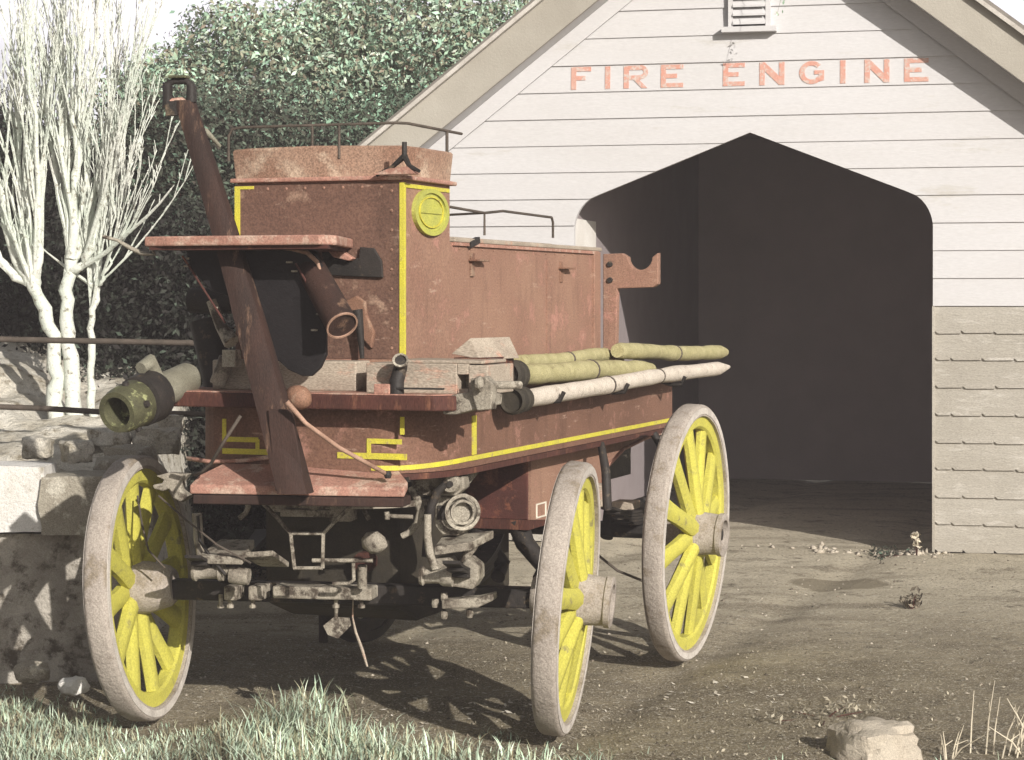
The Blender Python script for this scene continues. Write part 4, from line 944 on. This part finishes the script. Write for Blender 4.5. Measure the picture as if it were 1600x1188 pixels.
def bush(name, label, cat, x, y, z0, w_, d_, h, nl, mat_, seed, size=.06, trunk=True, group=None):
    size = .022 if size == .06 else .028; nl = int(nl*1.9)
    rs = np.random.default_rng(seed); root = empty(name, (x, y, z0)); tag(root, label, cat, group)
    k = 46; cs, rd = [], []
    for i in range(k):
        q = rs.random(); a = rs.random()*2*math.pi; hz = q*h
        sp = math.sin(math.pi*min(1, .28+.62*q))**.6
        rr = math.sqrt(rs.random())
        cs.append((math.cos(a)*w_*.42*sp*rr, math.sin(a)*d_*.42*sp*rr, .12*h+hz*.80)); s0 = (.16+.12*rs.random())*min(w_, h); rd.append((s0, s0, s0*.75))
    V, Fq = leaf_cloud(nl, np.array(cs), np.array(rd), size, rs); V[:, 2] = np.maximum(V[:, 2], .02)
    np_mesh('crown', V, Fq, M[mat_], root)
    mb = MB(); mb.tube([(0, 0, -.1), (.05, 0, h*.25), (-.03, .04, h*.5), (.02, 0, h*.75)], [.09, .08, .06, .03], 10)
    for i in range(10):
        c_ = cs[i*4]; mb.tube([(0, 0, h*.2), (c_[0]*.5, c_[1]*.5, c_[2]*.6), c_], [.05, .03, .012], 6)
    mb.build('trunk', M['maroon'], root, auto=60); return root
G_H = 'dark evergreen shrubs of the hedge'
bush('evergreen_shrub', 'evergreen shrub coloured near-black for shade behind the white tree at the far left', 'shrub', -3.6, 15.0, .6, 2.4, 1.6, 2.25, 54600, 'leaf_shade', 1, group=G_H)
bush('evergreen_shrub', 'dark evergreen shrub behind the raised pole', 'shrub', -2.2, 15.4, .1, 2.6, 1.7, 2.9, 71400, 'leaf_dark', 2, group=G_H)
bush('evergreen_shrub', 'mid green shrub whose leaves show above the red seat board', 'shrub', -.75, 16.2, 0, 2.6, 1.8, 3.0, 79800, 'leaf_mid', 3, group=G_H)
bush('evergreen_shrub', 'low shrub coloured dark for shade under the raised pole beside the engine front', 'shrub', -2.0, 13.4, 0, 2.6, 1.2, 2.15, 46200, 'leaf_shade', 5, group=G_H)
bush('evergreen_shrub', 'low shrub coloured dark for shade filling the gap behind the left front wheel', 'shrub', -3.3, 13.6, .3, 1.5, .9, 1.5, 25200, 'leaf_shade', 6, group=G_H)
bush('evergreen_shrub', 'low shrub coloured dark for shade beside the left shed corner behind the engine', 'shrub', -1.0, 14.3, 0, 1.3, 1.2, 1.9, 33600, 'leaf_shade', 8, group=G_H)
bush('evergreen_shrub', 'ground-hugging shrub, coloured dark for shade, behind the undercarriage, right of the bank', 'shrub', -1.05, 12.5, 0, 2.0, .9, 1.35, 34000, 'leaf_shade', 31, group=G_H)
bush('leafy_tree', 'pale green leafy tree standing behind the shed roof edge', 'tree', -.75, 18.4, 0, 3.2, 2.2, 4.35, 63000, 'leaf_pale', 4, .075)
bush('leafy_tree', 'pale green leafy tree rising above the raised pole', 'tree', -2.35, 18.0, 0, 2.3, 2.0, 4.3, 42000, 'leaf_pale', 9, .075)

# ------------------------------------------------------------------ rocky bank and retaining stones
def bank_h(x, y):
    base = .76+.13*np.clip(y-9.6, 0, 4)+.30*np.clip(-2.5-x, 0, 1.6)*np.clip((y-10.6)/1.2, 0, 1)
    h = base+fbm(x, y, 1.6, 4)*.22+fbm(x+3, y, 6, 4)*.12
    edge = np.clip((-1.70-x)/.22, 0, 1); edge = edge*edge*(3-2*edge)
    back = np.clip((16.5-y)/2, 0, 1)
    return h*edge*back-.05
xs = np.arange(-7, -1.1, .045); ys = np.arange(9.30, 16.6, .05); X, Y = np.meshgrid(xs, ys); nx = len(xs)
V = np.stack([X, Y, bank_h(X, Y)], -1).reshape(-1, 3)
i, j = np.meshgrid(np.arange(nx-1), np.arange(len(ys)-1)); a = (j*nx+i).ravel()
o = np_mesh('rocky_bank', V, np.stack([a, a+1, a+nx+1, a+nx], -1), M['bank'], smooth=True); tag(o, 'pale sunlit rubble bank under the white tree', 'bank', kind='structure')
def rock(name, c, size, m, seed, label=None, cat='stone', sub=4, blocky=.0, rot=0, group=None, amp=.22):
    import bmesh
    bm = bmesh.new(); bmesh.ops.create_cube(bm, size=2); bmesh.ops.subdivide_edges(bm, edges=bm.edges, cuts=2**(sub-1), use_grid_fill=True)
    for v in bm.verts:
        s_ = v.co.normalized()*1.25; p = v.co*blocky+s_*(1-blocky)
        n_ = float(fbm(p.x*2+seed*3.3, p.y*2+p.z*1.7, 1, 4))*amp*2; p = p*(1+n_); v.co = Vector((p.x*size[0]/2, p.y*size[1]/2, p.z*size[2]/2))
    me = bpy.data.meshes.new(name); bm.to_mesh(me); bm.free(); me.shade_smooth(); me.set_sharp_from_angle(angle=R(38)); me.materials.append(M[m])
    o = bpy.data.objects.new(name, me); COL.objects.link(o); o.location = c; o.rotation_euler[2] = rot
    if label: tag(o, label, cat, group)
    return o
# retaining wall: white-washed face, darkened in its colour for the wheel's shadow
o = rock('retaining_wall', (-3.56, 9.22, .27), (3.8, .24, .68), 'limewash_shaded', 9, sub=6, blocky=.97, amp=.04); tag(o, 'low whitewashed retaining wall behind the left front wheel', 'wall')
cg = 'capping stones along the retaining wall'
rock('capping_stone', W(15, 776, 9.17), (.36, .26, .28), 'cap_white', 1, 'white capping stone at the far left of the low wall', blocky=.88, group=cg, amp=.06)
rock('capping_stone', W(140, 786, 9.15), (.37, .28, .25), 'stone', 2, 'white capping stone coloured grey for shade, left of the front wheel rim', blocky=.88, group=cg, amp=.08)  # grey here puts the shade over a white stone into its colour
rock('capping_stone', W(228, 780, 9.19), (.10, .22, .22), 'stone', 3, 'grey capping stone behind the yellow spokes of the left wheel', blocky=.7, group=cg, amp=.12)
rock('capping_stone', W(-120, 776, 9.17), (.36, .26, .28), 'cap_white', 4, 'white capping stone cut by the left frame edge', blocky=.85, group=cg, amp=.06)
rg = 'loose rubble on the bank'
for i, (px, py, Y, s_) in enumerate([(245, 690, 9.9, .15), (205, 720, 9.55, .16), (170, 690, 9.9, .13), (255, 664, 9.95, .11), (120, 705, 9.8, .12), (185, 735, 9.35, .14), (60, 700, 9.8, .11)]):
    rock('rubble_stone', W(px, py, Y), (s_*1.3, s_, s_*.8), 'stone' if i in (1, 5) else 'bank', 20+i, ['rubble stone right under the nozzle mouth', 'grey rubble stone touching the top of the left wheel', 'pale rubble stone below the lower rail', 'small rubble stone beside the engine corner', 'pale rubble stone above the grey capping stone', 'flat grey rubble stone on the wheel side end of the cap', 'pale rubble stone above the white capping stone'][i], blocky=.6, group=rg, sub=3, amp=.42, rot=i*1.3)
rock('shadowed_stone', W(50, 1050, 8.75), (.12, .10, .07), 'stone', 41, 'stone lying in the wheel shade at the left edge', blocky=.2, amp=.3)
rock('small_stone', W(115, 1072, 8.65), (.10, .08, .06), 'stone_white', 42, 'small pale stone beside the left front wheel', blocky=.2, amp=.3)
bo = W(1362, 1165, 7.62); bo.z = -.005
rock('boulder', bo, (.26, .28, .21), 'boulder', 53, 'pale smooth boulder sunk in the earth at the bottom right', 'boulder', blocky=.45, amp=.3, rot=.5)

# two-rail iron fence from the left edge to behind the engine
fe = empty('rail_fence', (-2.6, 10.15, 0)); tag(fe, 'thin rusty two-rail iron fence crossing before the white tree', 'fence')
o0 = Vector((-2.6, 10.15, 0))
mb = MB(); mb.tube([W(-120, 528, 10.15)-o0, W(80, 532, 10.15)-o0, W(240, 535, 10.15)-o0, W(520, 541, 10.15)-o0], .015, 8); mb.build('rail', M['rail'], fe, auto=50)
mb = MB(); mb.tube([W(-120, 632, 10.15)-o0, W(60, 638, 10.15)-o0, W(160, 644, 10.15)-o0, W(520, 652, 10.15)-o0], .014, 8); mb.build('rail', M['rail'], fe, auto=50)
for px in (-110, 505):
    p = W(px, 520, 10.15)-o0; mb = MB(); mb.tube([(p.x, p.y, -.1), p], .022, 8); mb.build('post', M['rail'], fe, auto=50)

# ------------------------------------------------------------------ the white multi-stemmed tree
def white_tree():
    base = W(122, 660, 11.6); root = empty('white_tree', (base.x, base.y, base.z-.05)); tag(root, 'white-barked bare tree of many upright stems at the left', 'tree')
    o = Vector((base.x, base.y, base.z-.05)); rr = random.Random(12)
    tr = MB(); tw = MB(); px_m = F_PX/11.6
    def grow(m_, p, dr, L_, r, lev):
        n = max(3, int(L_/.10)); pts = [p]; rs_ = [r]; d_ = dr.normalized(); kids = []
        for i in range(n):
            d_ = (d_+Vector((rr.gauss(0, .045), rr.gauss(0, .045), .06))).normalized(); p = p+d_*(L_/n); pts.append(p)
            q = (i+1)/n; rs_.append(max(.0022, r*(1-.72*q)*(1+rr.uniform(-.12, .16))))
            kids.append((p, d_, rs_[-1], q))
        m_.tube(pts, rs_, 7 if r > .012 else 5)
        if lev < 3:
            for (kp, kd, kr, q) in kids:
                for _ in range(2 if lev else 2):
                    if q > .22 and rr.random() < (.42, .34, .15)[lev]:
                        a = rr.uniform(0, 6.28); sp = rr.uniform(.12, .34)
                        nd = (kd+Vector((math.cos(a)*sp*.95, math.sin(a)*sp*.7, .25))).normalized()
                        grow(tw, kp, nd, L_*rr.uniform(.38, .62)*(1-.3*q), kr*rr.uniform(.5, .78), lev+1)
        if lev >= 1:
            for (kp, kd, kr, q) in kids:
                for _ in range(1):
                    a = rr.uniform(0, 6.28); nd = (kd*.8+Vector((math.cos(a)*.45, math.sin(a)*.45, .5))).normalized()
                    l = rr.uniform(.02, .06); tw.tube([kp, kp+nd*l], [max(.003, kr*.5), .002], 4)
    stems = [((86, 655), (82, 540), (50, 440), .048), ((125, 655), (106, 520), (112, 400), .046), ((147, 655), (142, 560), (150, 440), .024),
             ((50, 445), (10, 330), (-10, 60), .030), ((52, 450), (30, 300), (25, 60), .028), ((54, 455), (68, 300), (52, 40), .026), ((46, 440), (-10, 380), (-70, 180), .024),
             ((112, 405), (98, 240), (80, 70), .030), ((112, 405), (120, 230), (128, 60), .028), ((112, 410), (150, 300), (172, 70), .028), ((113, 420), (165, 330), (240, 20), .028),
             ((150, 445), (150, 380), (205, 150), .016), ((150, 445), (176, 400), (190, 250), .012), ((110, 390), (88, 300), (60, 140), .018)]
    for (b, m_, t, r) in stems:
        dy = rr.uniform(-.3, .3)*(b[1] < 600)
        B, Mi, T = W(*b, 11.6)-o, W(*m_, 11.6)-o+Vector((0, dy*.4, 0)), W(*t, 11.6)-o+Vector((0, dy, 0))
        B.z -= .12*(b[1] > 600); pts = []; rs_ = []
        n = 16
        top_ = .80 if b[1] < 600 else .35
        for i in range(n+1):
            q = i/n; p = B*(1-q)**2+(Mi*2-(B+T)*.5)*2*q*(1-q)+T*q*q
            p += Vector((rr.gauss(0, .009), rr.gauss(0, .009), 0)); pts.append(p); rs_.append(r*(1-top_*q)*(1+rr.uniform(-.1, .1)))
        tr.tube(pts, rs_, 9)
        for i in range(1 if b[1] < 600 else 12, n):
            q = i/n; d_ = (pts[min(i+1, n)]-pts[i-1]).normalized()
            for _ in range(1 if i < 5 else 2):
                if rr.random() < .62:
                    a = rr.uniform(0, 6.28); sp = rr.uniform(.10, .30)
                    grow(tw, pts[i], d_+Vector((math.cos(a)*sp, math.sin(a)*sp*.7, .30)), rr.uniform(.45, 1.0)*(1-.45*q), rs_[i]*rr.uniform(.45, .75), 1)
    tr.build('trunk', M['bark'], root, auto=70)
    me = bpy.data.meshes.new('branches'); me.from_pydata(tw.v, [], tw.f); me.update(); me.materials.append(M['bark']); ob = bpy.data.objects.new('branches', me); COL.objects.link(ob); ob.parent = root
    print('twig faces', len(tw.f))
white_tree()

# ------------------------------------------------------------------ grass, straw, litter
def blades(P_, h, wd, lean, rs):
    n = len(P_); a = rs.random(n)*2*math.pi; d = np.stack([np.cos(a), np.sin(a), np.zeros(n)], -1); s = np.stack([-np.sin(a), np.cos(a), np.zeros(n)], -1)
    up = np.array([0, 0, 1.]); h = h[:, None]; le = lean[:, None]; wd = wd[:, None]; V = []
    for q, ww in ((0, 1.), (.4, .85), (.75, .55), (1., .05)):
        c = P_+up*h*q*(1-.25*le*q)+d*h*le*q*q*.9; V += [c-s*wd*ww/2, c+s*wd*ww/2]
    V = np.stack(V, 1).reshape(-1, 3); b = np.arange(n)[:, None]*8
    Fq = np.concatenate([b+np.array([0, 1, 3, 2]), b+np.array([2, 3, 5, 4]), b+np.array([4, 5, 7, 6])], 0); return V, Fq
rs = np.random.default_rng(5)
def scatter(n, x0, x1, y0, y1, dens=None):
    X = rs.uniform(x0, x1, n); Y = rs.uniform(y0, y1, n)
    if dens is not None:
        k = rs.random(n) < dens(X, Y); X, Y = X[k], Y[k]
    return np.stack([X, Y, gh(X, Y)-.004], -1)
def pxof(X, Y): return 800+X/Y*F_PX
def pyof(Y): return HOR+1.6/Y*F_PX
# short turf in the foreground
def dturf(X, Y):
    px, py = pxof(X, Y), pyof(Y); lim = np.interp(px, [-100, 0, 100, 200, 300, 420, 560, 700, 860, 1000, 1150, 1300, 1700], [1045, 1058, 1085, 1125, 1120, 1110, 1120, 1135, 1148, 1165, 1172, 1185, 1185])
    return np.clip((py-lim+fbm(X, Y, 6, 3)*60)/30, 0, 1)*np.where(px > 900, .35, .75)*np.clip(.55+fbm(X, Y, 5, 3)*4.2, .05, 1)*np.interp(px, [0, 150, 260, 330, 600, 680, 900], [1, .9, .35, .7, .8, .35, .3])
P1 = scatter(90000, -2.3, 2.2, 6.9, 9.3, dturf); n = len(P1)
V, Fq = blades(P1, .018+.03*rs.random(n), .003+.003*rs.random(n), .3+.9*rs.random(n), rs)
# taller tufts
tufts = [(15, 1110, 90, .06), (70, 1130, 110, .06), (130, 1150, 90, .06), (10, 1170, 110, .08), (60, 1188, 110, .08), (160, 1188, 90, .07), (260, 1188, 70, .06), (455, 1140, 150, .13), (400, 1160, 120, .10), (520, 1165, 130, .11), (490, 1110, 70, .10), (340, 1180, 80, .08), (610, 1178, 90, .09), (700, 1180, 60, .07), (800, 1178, 60, .07), (560, 1188, 90, .09), (30, 1150, 60, .06), (100, 1185, 60, .07), (200, 1185, 60, .06), (900, 1188, 40, .06), (440, 1190, 120, .10)]
PP, HH = [], []
for px, py, k, h in tufts:
    Yc = 1.6*F_PX/(py-HOR); Xc = (px-800)/F_PX*Yc; k = int(k*1.5); h *= 1.25
    X = Xc+rs.normal(size=k)*.085; Y = Yc+rs.normal(size=k)*.08; PP.append(np.stack([X, Y, gh(X, Y)-.004], -1)); HH.append(h*(.45+.7*rs.random(k)))
PP = np.concatenate(PP); HH = np.concatenate(HH)
V2, F2 = blades(PP, HH, .0045+.003*rs.random(len(PP)), .25+.9*rs.random(len(PP)), rs)
o = np_mesh('grass', np.concatenate([V, V2]), np.concatenate([Fq, F2+len(V)]), M['grass']); tag(o, 'pale green grass along the bottom of the yard', 'grass', kind='stuff')
# dead leaves and debris
def flakes(P_, size, flat, rs, zr=.4):
    n = len(P_); nr_ = rs.normal(size=(n, 3))*flat+np.array([0, 0, 1.]); nr_ /= np.linalg.norm(nr_, axis=1)[:, None]
    a = rs.normal(size=(n, 3)); t = np.cross(nr_, a); t /= np.linalg.norm(t, axis=1)[:, None]; b = np.cross(nr_, t); s = size[:, None]
    P_ = P_+np.array([0, 0, .008]); el = (.2+.4*rs.random(n))[:, None]
    V = np.stack([P_-t*s, P_+b*s*el, P_+t*s+nr_*s*.3, P_-b*s*el+nr_*s*.1], 1).reshape(-1, 3); return V, np.arange(4*n).reshape(n, 4)
def dlit(X, Y):
    px, py = pxof(X, Y), pyof(Y); return np.clip((py-1000+fbm(X, Y, 4, 3)*160)/150, .02, 1)*np.clip(1.2-np.abs(px-900)/900, .3, 1)
P2 = scatter(26000, -2.3, 2.4, 6.9, 10.5, dlit); V, Fq = flakes(P2, .003+.008*rs.random(len(P2))**2, .5, rs)
o = np_mesh('leaf_litter', V, Fq, M['litter']); tag(o, 'small dead leaves and twigs strewn over the earth', 'leaf litter', kind='stuff')
def dchip(X, Y):
    px, py = pxof(X, Y), pyof(Y); q = np.exp(-((py-(1100+(900-px)*.09+np.where(px > 900, (px-900)*.0-20, 0)))/32)**2); return q*(px > 560)*(px < 1400)
P3 = scatter(5200, -1.2, 1.6, 7.1, 9.2, dchip); P3 = P3[::3]
V, Fq = flakes(P3, .005+.015*rs.random(len(P3))**2.5, .12, rs); o = np_mesh('wood_chips', V, Fq, M['chips']); tag(o, 'whitish chips scattered across the damp earth', 'chips', kind='stuff')
# clods and pebbles as small tetra-like lumps
def lumps(P_, size, rs):
    n = len(P_); u = rs.normal(size=(n, 6, 3))*.25+np.array([[1, 0, 0], [-1, 0, 0], [0, 1, 0], [0, -1, 0], [0, 0, .8], [0, 0, -.5]])
    V = (P_[:, None, :]+u*size[:, None, None]).reshape(-1, 3); b = np.arange(n)[:, None]*6
    Fq = np.concatenate([b+np.array(t) for t in ((0, 2, 4), (2, 1, 4), (1, 3, 4), (3, 0, 4), (2, 0, 5), (1, 2, 5), (3, 1, 5), (0, 3, 5))], 0); return V, Fq
P4 = scatter(26000, -2.6, 3.2, 7.1, 14, lambda X, Y: np.clip(fbm(X, Y, 2.2, 3)*3+.35, .03, 1)*np.clip((13.5-Y)/5, .25, 1)); V, Fq = lumps(P4, .003+.011*rs.random(len(P4))**3, rs)
o = np_mesh('earth_clods', V, Fq, M['clod']); tag(o, 'small dark clods of earth over the yard', 'clods', kind='stuff')
P5 = scatter(1500, -2.6, 3.2, 7.1, 13.5); V, Fq = lumps(P5, .004+.010*rs.random(len(P5))**2, rs)
o = np_mesh('pebbles', V, Fq, M['boulder']); tag(o, 'pale pebbles scattered over the yard', 'pebbles', kind='stuff')
# rubble along the doorway threshold
X = 2.75-np.abs(rs.normal(size=170))*.5; Y = 14.0-(X-1.53)*math.tan(TH)+rs.normal(size=170)*.10; P6 = np.stack([X, Y, gh(X, Y)], -1)
V, Fq = lumps(P6, .006+.030*rs.random(170)**3, rs); o = np_mesh('threshold_rubble', V, Fq, M['boulder']); tag(o, 'broken rubble along the shed threshold', 'rubble', kind='stuff')

# dry stalks at the right edge
def stalks(px, py, Y, k, h, sp, seed, label, m='dry', name='dry_weed', cat='weed'):
    r_ = np.random.default_rng(seed); b = W(px, py, Y); b.z = gz(b.x, b.y)-.01; root = empty(name, b); tag(root, label, cat, 'dry weeds around the yard')
    mb = MB()
    for i in range(k):
        dx, dy = r_.normal()*sp, r_.normal()*sp*.7; hh = h*(.55+.5*r_.random()); x0 = r_.normal()*.03; y0 = r_.normal()*.03
        mb.tube([(x0, y0, 0), (x0+dx*.35, y0+dy*.35, hh*.5), (x0+dx, y0+dy, hh)], [.0032, .0025, .001], 5)
        if i % 2:
            mb.tube([(x0+dx*.4, y0+dy*.4, hh*.55), (x0+dx*.4+r_.normal()*.03, y0+dy*.4, hh*.72)], [.002, .001], 4)
    mb.build('stems', M[m], root); return root, mb
stalks(1536, 1185, 7.6, 2, .36, .06, 1, 'tall thin dry stalk near the right edge')
stalks(1590, 1188, 7.55, 12, .22, .09, 2, 'clump of bleached dry stalks at the bottom right corner')
stalks(1490, 1188, 7.55, 6, .12, .05, 3, 'short dry weed right of the boulder')
def leafy(px, py, Y, k, h, w_, m, seed, label, sz=.018):
    r_ = np.random.default_rng(seed); b = W(px, py, Y); b.z = gz(b.x, b.y)-.01; root = empty('weed', b); tag(root, label, 'weed', 'leafy weeds around the yard')
    mb = MB(); cs = []
    for i in range(5):
        e = (r_.normal()*w_*.5, r_.normal()*w_*.4, h*(.5+.5*r_.random())); mb.tube([(0, 0, 0), (e[0]*.4, e[1]*.4, e[2]*.6), e], [.003, .0025, .0015], 5); cs.append(e); cs.append((e[0]*.5, e[1]*.5, e[2]*.6))
    mb.build('stem', M['maroon'], root); cs = np.array(cs); V, Fq = leaf_cloud(k, cs, np.full((len(cs), 3), w_*.35), sz, r_, shell=.1); V[:, 2] = np.maximum(V[:, 2], .005); np_mesh('leaves', V, Fq, M[m], root)
leafy(1432, 852, 13.6, 60, .14, .05, 'dry', 4, 'pale flowering weed at the right door jamb')
leafy(1385, 858, 13.65, 90, .05, .16, 'leaf_dark', 5, 'dark low weed along the threshold left of the jamb')
leafy(1425, 952, 11.3, 110, .09, .09, 'clod', 6, 'dark withered weed in the open yard before the shed')
leafy(1070, 850, 14, 80, .08, .12, 'dry', 7, 'pale rubble weed behind the rear wheel')
leafy(1290, 1118, 8.3, 300, .03, .22, 'litter', 8, 'flat brown weed patch left of the boulder', .012)
# small sprig of an overhanging tree near the vent
o0 = W(1232, -60, 13.5); tw_ = empty('overhanging_twig', o0); tag(tw_, 'small leafy sprig hanging down beside the louvre vent', 'twig')
mb = MB(); q = [W(x, y, 13.5)-o0 for x, y in ((1240, -160), (1232, -60), (1222, -10), (1215, 20))]; mb.tube(q, [.003, .002, .0015, .001], 5); mb.build('stem', M['tube_grey'], tw_)
cs = np.array([tuple(q[2]), tuple(q[3]), tuple(q[2].lerp(q[3], .5)+Vector((.02, 0, 0)))]); V, Fq = leaf_cloud(16, cs, np.full((3, 3), .03), .014, rs, shell=.1); np_mesh('leaves', V, Fq, M['leaf_pale'], tw_)

# ------------------------------------------------------------------ thin haze volume, added to lift the dark tones
hz = MB().box((0, 400, 3.2), (1900, 2400, 8.6)).build('added_haze', M['lining'], None)
m = bpy.data.materials.new('tone_lift_haze'); m.use_nodes = True; n = m.node_tree; n.nodes.remove(n.nodes['Principled BSDF'])
v = n.nodes.new('ShaderNodeVolumePrincipled'); v.inputs['Color'].default_value = (.95, .88, .90, 1); v.inputs['Density'].default_value = .0045; v.inputs['Anisotropy'].default_value = 0
n.links.new(v.outputs[0], n.nodes['Material Output'].inputs['Volume']); hz.data.materials.clear(); hz.data.materials.append(m); hz['kind'] = 'stuff'; hz['label'] = 'thin haze added over the yard to lift dark tones'; hz['category'] = 'added_haze'
